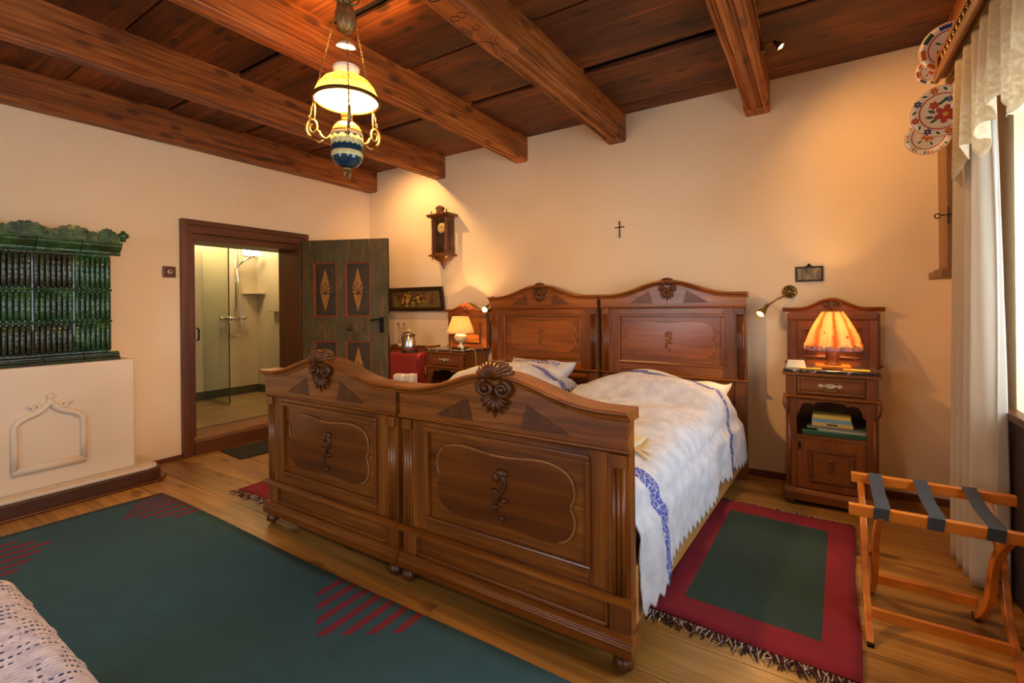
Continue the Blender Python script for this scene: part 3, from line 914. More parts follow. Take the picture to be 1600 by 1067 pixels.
# cream throw with a knotted fringe lying across the foot of the near bed
M['cream'] = plain('cream_wool', 'c8bc9a', 0.95, bump=0.4, nscale=140)
th = thing('cream_throw', 'cream wool throw with long fringe lying beside the near footboard', 'throw', (0, 0, 0))
def tsurf(u, v):
    x = -1.42 + 0.66 * u; y = 2.20 + 0.30 * v + 0.05 * u
    return (x, y, 0.682 - 0.03 * (u ** 3) + 0.008 * math.sin(9 * u + 4 * v) - 0.04 * max(0, (x + 1.15)) )
MB().grid(tsurf, 24, 12).build('cloth', M['cream'], th, solid=0.012)
mb = MB(); rr = random.Random(4)
for k in range(24):
    v = (k + 0.5) / 24
    p = tsurf(1, v); L = rr.uniform(0.09, 0.14); a = rr.uniform(-0.5, 0.15)
    mb.tube([p, (p[0] + 0.4 * L, p[1] + 0.4 * L * a, p[2] - 0.005), (p[0] + 0.75 * L, p[1] + 0.75 * L * a, p[2] - 0.03), (p[0] + L, p[1] + L * a * 1.3, p[2] - 0.065)], [0.006, 0.005, 0.0045, 0.003], 5)
mb.build('fringe', M['cream'], th, kind='stuff')
# ------------------------------------------------------------------ tiled stove on a whitewashed base
def glaze(name, dark, mid, light):
    t = NT(name)
    v = t.coord(rnd=True)
    a = t.noise(v, 9, 5, 0.65); b = t.noise(v, 45, 3, 0.6)
    t.set(Base_Color=t.ramp(a, [(0.3, lin(dark)), (0.52, lin(mid)), (0.75, lin(light))]), Roughness=0.2, Coat_Weight=0.7, Coat_Roughness=0.05)
    t.bump(t.math('ADD', b, a), 0.9, 0.012)
    return t.m
M['glaze'] = glaze('green_glaze', '0c2412', '1c4a24', '4a7030')
M['glaze_dark'] = glaze('dark_green_brown_glaze', '140e0a', '20301a', '38501f')
stove = thing('tiled_stove', 'green glazed tile stove on a whitewashed base beside the bathroom door', 'stove', (0, 0, 0))
SX = -4.57
# masonry base with slightly rounded corners, and its hearth ledge
base = MB().box(XL + 0.001, -4.50, 0.0, 1.512, 0.12, 0.965).build('base', M['stove_plaster'], stove, bevel=0.018, seg=3)
poly = [(XL + 0.001, -0.1), (-4.38, -0.1), (-4.375, 1.56), (-4.40, 1.64), (-4.47, 1.66), (XL + 0.001, 1.66)]
hearth = MB().prism(poly, 0.0, 0.095, 'z').build('hearth', plain('brown_hearth_board', '4a2c1c', 0.45, noise=0.2, nscale=6), stove, bevel=0.006)
poly2 = [(XL + 0.001, -0.09), (-4.40, -0.09), (-4.395, 1.55), (-4.415, 1.62), (-4.475, 1.64), (XL + 0.001, 1.64)]
MB().prism(poly2, 0.094, 0.122, 'z').build('hearth_ledge', M['stove_plaster'], stove, bevel=0.012)
MB().box(-4.372, -4.335, 0.0, 1.57, 0.0, 0.018).build('floor_moulding', M['frame_h'], hearth, bevel=0.006)
MB().add([(-4.46, 1.662, 0), (-4.335, 1.57, 0), (-4.31, 1.60, 0), (-4.45, 1.70, 0), (-4.46, 1.662, 0.018), (-4.335, 1.57, 0.018), (-4.31, 1.60, 0.018), (-4.45, 1.70, 0.018)], [(0, 1, 2, 3), (4, 5, 6, 7), (0, 1, 5, 4), (1, 2, 6, 5), (2, 3, 7, 6), (3, 0, 4, 7)]).build('floor_moulding', M['frame_h'], hearth)
# ogee blind arch in relief
ay0, ay1, az0, azs, azt = 0.842, 1.197, 0.27, 0.565, 0.70
mid = (ay0 + ay1) / 2
left = [(ay0, az0), (ay0, 0.42), (ay0, azs), (ay0 + 0.02, azs + 0.035), (ay0 + 0.06, azs + 0.06), (ay0 + 0.11, azs + 0.078), (mid - 0.035, azs + 0.10), (mid - 0.008, azs + 0.135)]
arch = left + [(2 * mid - a, b) for a, b in reversed(left)]
MB().tube([(-4.498, a, b) for a, b in arch], 0.026, 8, flat=0.8).build('arch_moulding', M['stove_plaster'], base)
MB().tube([(-4.498, ay0 - 0.01, az0), (-4.498, ay1 + 0.01, az0)], 0.028, 8).build('arch_sill', M['stove_plaster'], base)
for g in (-1, 1):
    pts = [(-4.494, mid + g * (0.075 + 0.030 * (1 - 0.8 * k / 22) * math.cos(k / 22 * 8.5)), 0.685 + 0.030 * (1 - 0.8 * k / 22) * math.sin(k / 22 * 8.5)) for k in range(23)]
    MB().tube(pts, [0.014 - 0.006 * k / 22 for k in range(23)], 8).build('arch_scroll', M['stove_plaster'], base)
MB().lathe([(0, 0), (0.026, 0.004), (0.02, 0.03), (0.012, 0.05), (0.022, 0.062), (0.02, 0.08), (0, 0.09)], 14, (-4.494, mid, 0.685)).build('arch_finial', M['stove_plaster'], base)
# tile body core, foot moulding, tiles in three rows
MB().box(XL + 0.001, SX - 0.012, 0.02, 1.37, 0.966, 1.86).build('tile_core', M['glaze_dark'], stove)
def band(nm, z0, prof, mat, ylen=(0.0, 1.40), piece=0.215):
    y, k = ylen[1], 0
    while y > ylen[0] + 0.02:
        a = max(ylen[0], y - piece)
        n = len(prof)
        v = [(SX + p[0], yy, z0 + p[1]) for yy in (a + 0.0015, y - 0.0015) for p in prof]
        fs = [(i, (i + 1) % n, n + (i + 1) % n, n + i) for i in range(n)] + [tuple(range(n)), tuple(range(2 * n - 1, n - 1, -1))]
        MB().add(v, fs).build(nm, mat, stove, bevel=0.003)
        y = a
band('foot_tile', 0.966, [(-0.02, 0), (0.05, 0), (0.052, 0.018), (0.03, 0.03), (0.034, 0.05), (0.012, 0.064), (-0.02, 0.064)], M['glaze_dark'], (0.0, 1.43))
def tile_mesh(w, h, seed):
    mb = MB()
    mb.box(-0.012, -0.006, 0.002, w - 0.002, 0.002, h - 0.002)
    # raised border
    for (a, b, c_, d) in ((0.002, w - 0.002, 0.002, 0.010), (0.002, w - 0.002, h - 0.010, h - 0.002), (0.001, 0.004, 0.010, h - 0.010), (w - 0.004, w - 0.001, 0.014, h - 0.014)):
        mb.box(0.0, 0.009, a, b, c_, d)
    nb = 7
    rr = random.Random(seed)
    for k in range(nb):
        yc = 0.005 + (w - 0.010) * (k + 0.5) / nb
        r = (w - 0.010) / nb * 0.5
        mb.tube([(-0.006, yc, 0.010), (0.004, yc, 0.022), (0.005 + rr.uniform(-.001, .001), yc, h * 0.35), (0.005, yc, h * 0.65), (0.004, yc, h - 0.022), (-0.006, yc, h - 0.010)], [r * 0.6, r, r, r * 0.92, r, r * 0.6], 8)
        for q in range(5):
            mb.ball((0.006 + r * 0.75, yc, 0.05 + (h - 0.1) * q / 4 + rr.uniform(-.008, .008)), 0.007, 6, 4)
    return mb
rows_z = [(1.032, 1.262), (1.262, 1.498), (1.498, 1.765)]
for ri, (z0, z1) in enumerate(rows_z):
    src = None
    for k in range(7):
        y1 = 1.384 - k * 0.2165
        mat = M['glaze'] if (k == 0 or ri == 1) else M['glaze_dark']
        key = (ri, mat.name)
        if src is None or key not in src:
            o = tile_mesh(0.2165, z1 - z0, ri * 7 + k).build('stove_tile', mat, stove)
            src = (src or {}); src[key] = o
        else:
            o = inst(src[key], 'stove_tile', stove)
        o.location = (SX, y1 - 0.2165, z0)
for z0 in (1.25, 1.486):
    MB().tube([(SX + 0.006, 0.0, z0 + 0.012), (SX + 0.006, 1.388, z0 + 0.012)], 0.011, 8).build('joint_bead', M['glaze'], stove)
band('cornice_tile', 1.765, [(-0.02, 0), (0.008, 0), (0.022, 0.012), (0.018, 0.026), (0.034, 0.04), (0.058, 0.066), (0.062, 0.084), (0.07, 0.09), (0.07, 0.102), (-0.02, 0.102)], M['glaze'], (0.0, 1.445), 0.24)
# pierced leaf crest: every piece a thick leafy tile with scrolls in relief
def crest(y0, y1, z0, seed):
    rr = random.Random(seed)
    n = 26
    w = y1 - y0
    top = []
    for k in range(n + 1):
        u = k / n
        z = 0.055 + 0.034 * math.sin(PI * min(1, u * 1.15)) + 0.010 * abs(math.sin(u * 17 + seed)) + (0.006 if k % 2 else 0)
        top.append((y0 + w * u, z0 + z))
    poly = [(y0, z0), (y1, z0)] + list(reversed(top))
    mb = MB().prism(poly, SX + 0.03, SX + 0.052, 'x')
    for q in range(3):
        cy, cz, r0 = y0 + w * (0.2 + 0.3 * q), z0 + 0.042, 0.024
        pts = [(SX + 0.054, cy + r0 * (1 - 0.75 * k / 18) * math.cos(k / 18 * 8 + q), cz + r0 * (1 - 0.75 * k / 18) * math.sin(k / 18 * 8 + q)) for k in range(19)]
        mb.tube(pts, [0.007 - 0.003 * k / 18 for k in range(19)], 6)
    mb.build('crest_tile', M['glaze'], stove, bevel=0.002)
for k, (a, b) in enumerate(((1.30, 1.43), (1.055, 1.295), (0.82, 1.05), (0.58, 0.815), (0.34, 0.575), (0.1, 0.335))):
    crest(a, b, 1.867, k + 1)
MB().lathe([(0, 0), (0.02, 0.002), (0.016, 0.02), (0.034, 0.034), (0.04, 0.048), (0.032, 0.064), (0.014, 0.072), (0.016, 0.082), (0, 0.09)], 18, (SX + 0.035, 1.455, 1.875)).build('corner_finial', M['glaze'], stove)

# light switch on a square wooden plate between stove and door
sw = thing('light_switch', 'old brown square light switch on the wall left of the bathroom door', 'switch', (XL + 0.001, 1.88, 1.68))
MB().box(0, 0.014, -0.052, 0.052, -0.05, 0.05).build('back_plate', M['ns'], sw, bevel=0.006)
MB().box(0.012, 0.02, -0.036, 0.036, -0.036, 0.036).build('inner_plate', plain('switch_mahogany', '43200f', 0.35), sw, bevel=0.004)
MB().lathe([(0, 0.02), (0.022, 0.02), (0.022, 0.028), (0.016, 0.032), (0, 0.032)], 18, (0, 0, 0), 'x').build('rosette', plain('switch_ivory', 'b89a6a', 0.4), sw)
MB().tube([(0.03, 0, 0), (0.048, 0, 0.006)], 0.006, 8).build('toggle', M['iron'], sw)
# ------------------------------------------------------------------ nightstands
def marble_mat():
    t = NT('dark_veined_marble')
    v = t.coord()
    n = t.noise(v, 16, 6, 0.7, 1.2)
    t.set(Base_Color=t.ramp(n, [(0.40, lin('1e1a22')), (0.56, lin('38323a')), (0.62, lin('b8a898')), (0.70, lin('3a3038'))]), Roughness=0.15)
    return t.m
M['marble'] = marble_mat()
def make_nightstand(label, loc, rotz, flip=1):
    n = thing('nightstand', label, 'nightstand', loc, rotz, 'walnut nightstands')
    W, D = 0.25, 0.40
    B = lambda nm, m, bev, *b, p=None: MB().box(*b).build(nm, M[m], p or n, bevel=bev)
    MB().sweep([(-W - 0.012, 0.035), (W + 0.012, 0.035)], [(D, 0), (-0.02, 0), (-0.02, 0.05), (-0.012, 0.062), (0.0, 0.075), (D, 0.075)]).build('plinth', M['ns'], n, bevel=0.002)
    for x in (-W + 0.03, W - 0.03):
        for y in (0.02, D - 0.05):
            MB().lathe([(0, 0), (0.02, 0), (0.026, 0.012), (0.02, 0.03), (0, 0.034)], 14, (x, y, 0.001)).build('foot', M['carve'], n)
    for g in (-1, 1):
        a, b = sorted((g * (W - 0.02), g * W))
        B('side_panel', 'ns_v', 0.002, a, b, 0.014, D, 0.11, 0.868)
        a, b = sorted((g * (W - 0.062), g * W))
        B('post', 'ns_v', 0.003, a, b, 0.0, 0.03, 0.11, 0.868)
        # carved bracket at the post head
        mb = MB()
        xx = g * (W - 0.02)
        mb.tube([(xx + g * 0.02, -0.004, 0.725), (xx + g * 0.024, -0.008, 0.68), (xx + g * 0.018, -0.012, 0.645), (xx + g * 0.004, -0.006, 0.61)], [0.013, 0.015, 0.014, 0.006], 8)
        mb.tube([(xx, 0.0, 0.60), (xx, 0.0, 0.13)], 0.009, 8)
        mb.build('carved_bracket', M['ns_v'], n, kind='stuff')
    B('back_panel', 'ns_v', 0, -W + 0.02, W - 0.02, D - 0.014, D, 0.11, 0.868)
    B('niche_shelf', 'ns', 0.002, -W + 0.02, W - 0.02, 0.004, D - 0.014, 0.445, 0.468)
    B('niche_roof', 'ns', 0.0, -W + 0.02, W - 0.02, 0.01, D - 0.014, 0.705, 0.72)
    # shaped apron of the niche
    pts = [(-W + 0.06, 0.71), (-W + 0.06, 0.60)]
    pr = [(-0.19, 0.60), (-0.172, 0.615), (-0.165, 0.65), (-0.15, 0.675), (-0.12, 0.685), (-0.09, 0.672), (-0.075, 0.69), (0.0, 0.698)]
    poly = [(-W + 0.06, 0.71), (-W + 0.06, 0.60)] + pr[1:] + [(-a, b) for a, b in reversed(pr[1:-1])] + [(W - 0.06, 0.60), (W - 0.06, 0.71)]
    MB().prism(poly, 0.008, 0.024, 'y').build('niche_apron', M['ns'], n, bevel=0.002)
    MB().sweep([(-W - 0.014, 0.708), (W + 0.014, 0.708)], [(0.03, 0), (0.0, 0), (-0.016, 0.012), (-0.016, 0.02), (0.0, 0.028), (0.03, 0.028)]).build('waist_moulding', M['ns'], n, bevel=0.001)
    # door
    d = B('door', 'ns_v', 0.003, -W + 0.063, W - 0.063, 0.004, 0.022, 0.115, 0.443)
    for (x0, x1, z0, z1) in ((-0.125, 0.125, 0.36, 0.385), (-0.125, 0.125, 0.165, 0.19), (-0.125, -0.1, 0.19, 0.36), (0.1, 0.125, 0.19, 0.36)):
        B('door_moulding', 'carve', 0.006, x0, x1, -0.008, 0.01, z0, z1, p=d)
    B('door_panel', 'ns', 0.003, -0.1, 0.1, -0.002, 0.008, 0.19, 0.36, p=d)
    sprig_carving(d, 0.0, 0.275, -0.002, 0.5)
    B('hinge', 'iron', 0.001, -W + 0.07, -W + 0.085, 0.001, 0.005, 0.37, 0.42, p=d)
    # drawer
    dr = B('drawer', 'ns', 0.003, -W + 0.063, W - 0.063, 0.006, 0.03, 0.74, 0.862)
    for (x0, x1, z0, z1) in ((-0.18, 0.18, 0.838, 0.854), (-0.18, 0.18, 0.748, 0.764), (-0.18, -0.165, 0.764, 0.838), (0.165, 0.18, 0.764, 0.838)):
        B('drawer_moulding', 'ns', 0.005, x0, x1, -0.006, 0.01, z0, z1, p=dr)
    B('drawer_panel', 'ns', 0.003, -0.165, 0.165, 0.0, 0.01, 0.764, 0.838, p=dr)
    mb = MB()
    poly = [(-0.072, 0.804), (-0.05, 0.818), (-0.035, 0.808), (-0.015, 0.818), (0.015, 0.818), (0.035, 0.808), (0.05, 0.818), (0.072, 0.804), (0.05, 0.79), (0.03, 0.8), (0.012, 0.788), (-0.012, 0.788), (-0.03, 0.8), (-0.05, 0.79)]
    mb.prism(poly, -0.004, 0.001, 'y').build('handle_plate', plain('pale_brass', 'c8b898', 0.35, 0.6, noise=0.3), dr, bevel=0.001)
    MB().tube([(-0.035, -0.004, 0.80), (-0.034, -0.016, 0.782), (-0.012, -0.018, 0.772), (0.012, -0.018, 0.772), (0.034, -0.016, 0.782), (0.035, -0.004, 0.80)], 0.004, 8).build('bail_handle', M['brass'], dr)
    # top board, marble slab, back board with pediment
    B('top_board', 'ns', 0.004, -W - 0.02, W + 0.02, -0.018, D, 0.866, 0.884)
    B('marble_top', 'marble', 0.004, -W - 0.012, W + 0.012, -0.012, D - 0.012, 0.884, 0.904)
    bb = B('back_board', 'ns', 0.002, -W - 0.005, W + 0.045, D - 0.03, D - 0.004, 0.884, 1.27)
    ox = 0.02
    for g in (-1, 1):
        a, b = sorted((ox + g * (W + 0.012), ox + g * (W - 0.035)))
        B('back_post', 'ns_v', 0.003, a, b, D - 0.042, D - 0.02, 0.9, 1.23, p=bb)
        MB().tube([(ox + g * (W + 0.02), D - 0.03, 0.925), (ox + g * (W + 0.03), D - 0.03, 0.91), (ox + g * (W + 0.022), D - 0.03, 0.9)], [0.008, 0.014, 0.01], 8).build('corner_scroll', M['ns'], bb)
    for (x0, x1, z0, z1) in ((-0.17, 0.17, 1.15, 1.17), (-0.17, 0.17, 0.95, 0.97), (-0.17, -0.15, 0.97, 1.15), (0.15, 0.17, 0.97, 1.15)):
        B('panel_moulding', 'ns', 0.006, ox + x0, ox + x1, D - 0.046, D - 0.026, z0, z1, p=bb)
    hw, c0, c1 = W + 0.03, 1.295, 1.365
    def zs(x): return c0 + (c1 - c0) * (0.5 + 0.5 * math.cos(PI * min(1, abs(x) / 0.2))) ** 1.1
    xs = [-hw + 2 * hw * k / 30 for k in range(31)]
    MB().prism([(ox - hw + 0.02, 1.225), (ox + hw - 0.02, 1.225)] + [(ox + max(-hw + 0.02, min(hw - 0.02, x)), zs(x)) for x in reversed(xs)], D - 0.045, D - 0.004, 'y').build('pediment', M['ns'], bb, bevel=0.001)
    MB().sweep([(ox - hw + 0.012, 1.222), (ox + hw - 0.012, 1.222)], [(D - 0.02, 0), (D - 0.05, 0), (D - 0.058, 0.006), (D - 0.05, 0.014), (D - 0.02, 0.014)]).build('pediment_moulding', M['ns'], bb)
    xs = [-hw - 0.02 + 2 * (hw + 0.02) * k / 30 for k in range(31)]
    MB().sweep([(ox + x, zs(x) - 0.012) for x in xs], [(D, 0), (D - 0.046, 0), (D - 0.055, 0.01), (D - 0.072, 0.02), (D - 0.074, 0.03), (D, 0.03)]).build('pediment_cornice', M['ns'], bb)
    mb = MB()
    for g in (-1, 1):
        pts = spiral(ox + g * 0.03, 1.335, 0.028, 1.5, -g, D - 0.05, 24, PI / 2)
        mb.tube(pts, [0.009 - 0.005 * k / 24 for k in range(25)], 7)
    for k in range(-2, 3):
        a = -PI / 2 + 0.4 * k
        mb.tube([(ox, D - 0.046, 1.31), (ox + 0.02 * math.cos(a), D - 0.056, 1.31 + 0.02 * math.sin(a)), (ox + 0.05 * math.cos(a), D - 0.046, 1.31 + 0.05 * math.sin(a))], [0.005, 0.007, 0.001], 6)
    mb.build('scroll_carving', M['carve'], bb)
    return n
nsR = make_nightstand('walnut nightstand with marble top at the head of the bed by the window', (0.075, 3.685, 0), 0)
nsL = make_nightstand('walnut nightstand with marble top beside the red-covered table', (-3.205, 3.685, 0), 0)
ZM = 0.905   # marble surface

# ---- books in the right niche
def book(label, cx, y, z, w, d, h, col, page=True, rot=0.0, titled=False):
    b = thing('book', label, 'book', (cx, y, z), rot, 'books in the nightstand niches')
    cm = plain('book_cover', col, 0.45)
    # hollow C-shaped cover: spine to the front
    MB().box(-w / 2, w / 2, 0, 0.004, 0.0, h).build('spine', cm, b, bevel=0.001)
    MB().box(-w / 2, w / 2, 0.003, d, 0, 0.003).build('cover', cm, b)
    MB().box(-w / 2, w / 2, 0.003, d, h - 0.003, h).build('cover', cm, b)
    MB().box(-w / 2 + 0.003, w / 2 - 0.003, 0.004, d - 0.004, 0.003, h - 0.003).build('pages', M['paper'], b)
    if titled:
        MB().box(-w * 0.13, w * 0.13, -0.0006, 0.0005, h * 0.3, h * 0.72).build('title_block', plain('book_print', '2a2018', 0.6), b)
    return b
M['paper'] = plain('book_paper', 'd8ccb0', 0.8)
zz = 0.469
fy = 3.715
for (lab, cx, w, d, h, col, ti) in (('thin dark green book at the very bottom of the niche pile', 0.10, 0.36, 0.25, 0.020, '1e4a30', False),
                                    ('green book with a light spine second from the bottom of the niche pile', 0.09, 0.35, 0.24, 0.012, '3a6a4c', False),
                                    ('thin grey book lying on the green books in the niche', 0.135, 0.26, 0.22, 0.012, 'a8a496', False),
                                    ('wide dark grey book beneath the three small paperbacks', 0.115, 0.34, 0.24, 0.013, '6a7068', False),
                                    ('cream paperback with a dark title, lowest of the three paperbacks', 0.085, 0.225, 0.15, 0.026, 'c0a468', True),
                                    ('blue paperback in the middle of the three paperbacks', 0.08, 0.215, 0.14, 0.023, '6a94a8', False),
                                    ('yellow paperback on top of the niche book pile', 0.082, 0.21, 0.14, 0.023, 'c8b050', False)):
    book(lab, cx, fy + (0.0 if w > 0.24 else 0.02), zz, w, d, h, col, titled=ti, rot=random.uniform(-0.02, 0.02))
    zz += h + 0.0005
# dark box standing behind the books
zz = 0.469
for (lab, cx, w, d, h, col) in (('black folder at the bottom of the niche by the red table', -3.17, 0.24, 0.2, 0.05, '201c1c'), ('white spined book on the black folder by the red table', -3.16, 0.23, 0.19, 0.03, 'b8b4b0'),
                                ('dark book on top of the niche pile by the red table', -3.17, 0.2, 0.17, 0.03, '2a2220')):
    book(lab, cx, 3.72, zz, w, d, h, col); zz += h + 0.0005

# ---- table lamps
M['fabric_shade'] = None
t = NT('pleated_floral_shade')
v = t.coord(); n = t.noise(v, 22, 3, 0.6); vo = t.n('ShaderNodeTexVoronoi'); vo.inputs['Scale'].default_value = 16; t.l(v, vo.inputs['Vector'])
gx = t.n('ShaderNodeTexGradient', gradient_type='RADIAL'); t.l(v, gx.inputs['Vector'])
sw_ = t.math('SINE', t.math('ADD', t.math('MULTIPLY', gx.outputs['Fac'], 2 * PI * 8), t.math('MULTIPLY', n, 2.0)))
c = t.ramp(sw_, [(0.0, lin('f8e6bc')), (0.6, lin('f4d8a0')), (0.88, lin('e0a468')), (1.0, lin('d08c54'))])
c = t.mix(t.ramp(vo.outputs['Distance'], [(0.10, (1, 1, 1, 1)), (0.2, (0, 0, 0, 1))]), c, lin('b86a3a'))
df = t.n('ShaderNodeBsdfDiffuse'); tl = t.n('ShaderNodeBsdfTranslucent'); mx = t.n('ShaderNodeMixShader'); mx.inputs[0].default_value = 0.6
t.l(c, df.inputs[0]); t.l(c, tl.inputs[0]); t.l(df.outputs[0], mx.inputs[1]); t.l(tl.outputs[0], mx.inputs[2]); t.l(mx.outputs[0], t.t.nodes['Material Output'].inputs[0])
M['fabric_shade'] = t.m
def translucent(name, col, f):
    t = NT(name)
    df = t.n('ShaderNodeBsdfDiffuse'); tl = t.n('ShaderNodeBsdfTranslucent'); mx = t.n('ShaderNodeMixShader'); mx.inputs[0].default_value = f
    for q in (df, tl): q.inputs[0].default_value = lin(col)
    t.l(df.outputs[0], mx.inputs[1]); t.l(tl.outputs[0], mx.inputs[2]); t.l(mx.outputs[0], t.t.nodes['Material Output'].inputs[0])
    return t.m
M['pleat'] = translucent('cream_pleated_shade', 'f4deb0', 0.55)
M['trim'] = translucent('lilac_shade_trim', 'c8a0a8', 0.4)
def point(parent, loc, power, col, size=0.03, name='bulb_light'):
    l = bpy.data.lights.new(name, 'POINT'); l.energy = power; l.color = col; l.shadow_soft_size = size
    o = bpy.data.objects.new(name, l); COL.objects.link(o); o.parent = parent; o.location = loc
    return o
WARM = (1.0, 0.52, 0.18)
lampR = thing('table_lamp', 'table lamp with pleated floral fabric shade and turned wooden foot, lit', 'lamp', (0.095, 3.86, ZM))
MB().box(-0.10, 0.10, -0.075, 0.075, 0.0, 0.022).build('base', M['rack'], lampR, bevel=0.006)
MB().lathe([(0, 0.022), (0.05, 0.022), (0.04, 0.034), (0.03, 0.04), (0.036, 0.06), (0.042, 0.09), (0.036, 0.13), (0.024, 0.15), (0.014, 0.16), (0.014, 0.2), (0, 0.2)], 20).build('stem', M['ns_v'], lampR)
MB().ball((0, 0, 0.25), 0.03, 12, 8, (1, 1, 1.3)).build('bulb', glow('lamp_bulb', 'ffc878', 25), lampR)
def ruffle(u, v):
    a = 2 * PI * u
    r = 0.055 + 0.095 * (1 - (1 - v) ** 1.6)
    pl = math.cos(a * 13)
    r *= 1 + (0.05 + 0.05 * v) * pl
    if v > 0.9: r += 0.012 * math.sin(a * 26)
    return (r * math.cos(a), r * math.sin(a), 0.385 - 0.245 * v - 0.010 * (v > 0.9) * math.sin(a * 13))
MB().grid(ruffle, 156, 14).build('shade', M['fabric_shade'], lampR, solid=0.0015)
mb = MB().grid(lambda u, v: (lambda a, r: (r * math.cos(a), r * math.sin(a), 0.150 - 0.028 * v))(2 * PI * u, 0.153 * (1 + 0.06 * math.cos(2 * PI * u * 13)) + 0.006 * math.sin(2 * PI * u * 26) + 0.006 * v), 156, 3)
mb.build('ruffled_trim', M['trim'], lampR, solid=0.0015)
MB().tube([(0.057 * math.cos(2 * PI * k / 30), 0.057 * math.sin(2 * PI * k / 30), 0.384) for k in range(30)], 0.004, 6, closed=True).build('top_ring', M['brass'], lampR)
point(lampR, (0, 0, 0.27), 20, WARM, 0.035)

lampL = thing('table_lamp', 'table lamp with plain cream pleated shade and gilded porcelain foot', 'lamp', (-3.135, 3.87, ZM))
MB().box(-0.07, 0.07, -0.06, 0.06, 0.0, 0.014).build('base', M['brass'], lampL, bevel=0.004)
MB().lathe([(0, 0.014), (0.045, 0.014), (0.03, 0.03), (0.018, 0.045), (0.02, 0.06), (0.045, 0.075), (0.066, 0.10), (0.07, 0.125), (0.055, 0.145), (0.03, 0.155), (0, 0.155)], 24).build('stem', plain('gilded_porcelain', 'e2cc98', 0.2, noise=0.25, nscale=20), lampL)
MB().ball((0, 0, 0.22), 0.028, 12, 8).build('bulb', glow('lamp_bulb_left', 'ffcf88', 25), lampL)
mb = MB().grid(lambda u, v: (lambda a, r: (r * math.cos(a), r * math.sin(a), 0.335 - 0.175 * v))(2 * PI * u, 0.082 + 0.065 * v + 0.0016 * math.cos(2 * PI * u * 60)), 240, 6)
mb.build('shade', M['pleat'], lampL, solid=0.0015)
point(lampL, (0, 0, 0.245), 16, WARM, 0.03)
tag(MB().lathe([(0, 0), (0.012, 0), (0.017, 0.01), (0.015, 0.03), (0.009, 0.04), (0, 0.042)], 12, (-3.06, 3.80, ZM)).build('porcelain_figurine', M['white']), 'small white porcelain figure at the foot of the cream-shaded lamp', 'figurine')
tag(MB().tube([(-3.0, 3.79, ZM + 0.004), (-2.945, 3.82, ZM + 0.004), (-2.925, 3.84, 0.89), (-2.918, 3.85, 0.80), (-2.918, 3.85, 0.60), (-2.918, 3.86, 0.3), (-2.918, 3.9, 0.012)], 0.0035, 6).build('lamp_cord', plain('cord_beige', 'b09a70', 0.5)), 'thin beige lamp cord hanging down the side of the nightstand', 'cord')

# things on the right marble top
env = MB().prism([(-0.06, 0), (0.06, 0), (0.05, 0.055), (-0.045, 0.055)], 0.0, 0.003, 'y').build('card', plain('white_card', 'e8dcc0', 0.7))
env.location = (-0.115, 3.75, ZM + 0.001); env.rotation_euler = (math.radians(-22), 0, math.radians(8))
tag(env, 'white folded card standing on the marble top beside the floral lamp', 'card')
for (lab, x, y, r, w, d) in (('yellow leaflet on the marble top beneath the floral lamp, nearer the card', -0.03, 3.74, 0.15, 0.12, 0.05), ('yellow leaflet at the right of the floral lamp foot', 0.22, 3.77, -0.1, 0.14, 0.07)):
    o = MB().box(-w / 2, w / 2, -d / 2, d / 2, 0, 0.004).build('leaflet', plain('yellow_leaflet', 'c89a34', 0.6), bevel=0.0008)
    o.location = (x, y, ZM + 0.0005); o.rotation_euler = (0, 0, r)
    tag(o, lab, 'leaflet', 'yellow leaflets')

# ---- wall reading lamps
def reading_lamp(label, plate, head, aim, power):
    r = thing('reading_lamp', label, 'wall lamp', plate, 0, 'brass wall reading lamps')
    mb = MB().lathe([(0, -0.001), (0.05, -0.001), (0.05, -0.008), (0.044, -0.012), (0.038, -0.008), (0.012, -0.010), (0, -0.016)], 24, (0, 0, 0), 'y')
    mb.build('wall_rosette', M['brass'], r)
    mb = MB()
    for k in range(8):
        a = 2 * PI * k / 8
        mb.tube([(0.012 * math.cos(a), -0.01, 0.012 * math.sin(a)), (0.03 * math.cos(a + .3), -0.014, 0.03 * math.sin(a + .3)), (0.04 * math.cos(a), -0.01, 0.04 * math.sin(a))], 0.004, 6)
    mb.build('rosette_tracery', M['iron'], r, kind='stuff')
    h = Vector(head); d = (Vector(aim) - h - Vector(plate)).normalized()
    neck = h - d * 0.06
    MB().tube([(0, -0.012, -0.01), tuple(Vector((0, -0.05, -0.015)) * 1.0), tuple(neck * 0.55 + Vector((0, -0.03, 0)) * 0.45), tuple(neck)], 0.006, 8).build('arm', M['brass'], r)
    q = d.to_track_quat('Z', 'Y').to_matrix().to_4x4()
    mb = MB().lathe([(0.0, -0.075), (0.014, -0.07), (0.017, -0.02), (0.022, -0.005), (0.03, 0.03), (0.032, 0.05), (0.029, 0.05), (0.026, 0.03)], 20)
    mb.xform(Matrix.Translation(h) @ q); mb.build('lamp_head', M['brass'], r)
    mb = MB().lathe([(0, 0.046), (0.018, 0.044), (0.026, 0.036), (0.02, 0.02), (0, 0.015)], 18)
    mb.xform(Matrix.Translation(h) @ q); mb.build('bulb', glow('reading_bulb', 'ffc060', 30), r)
    l = bpy.data.lights.new('reading_light', 'SPOT'); l.energy = power; l.color = WARM; l.spot_size = math.radians(105); l.spot_blend = 0.8; l.shadow_soft_size = 0.025
    o = bpy.data.objects.new('reading_light', l); COL.objects.link(o); o.parent = r
    o.location = h + d * 0.056; o.rotation_euler = d.to_track_quat('-Z', 'Y').to_euler()
    return r
reading_lamp('brass wall reading lamp on a round rosette beside the floral table lamp', (-0.165, YB - 0.001, 1.432), (-0.165, -0.16, -0.14), (-0.75, 3.2, 0.65), 14)
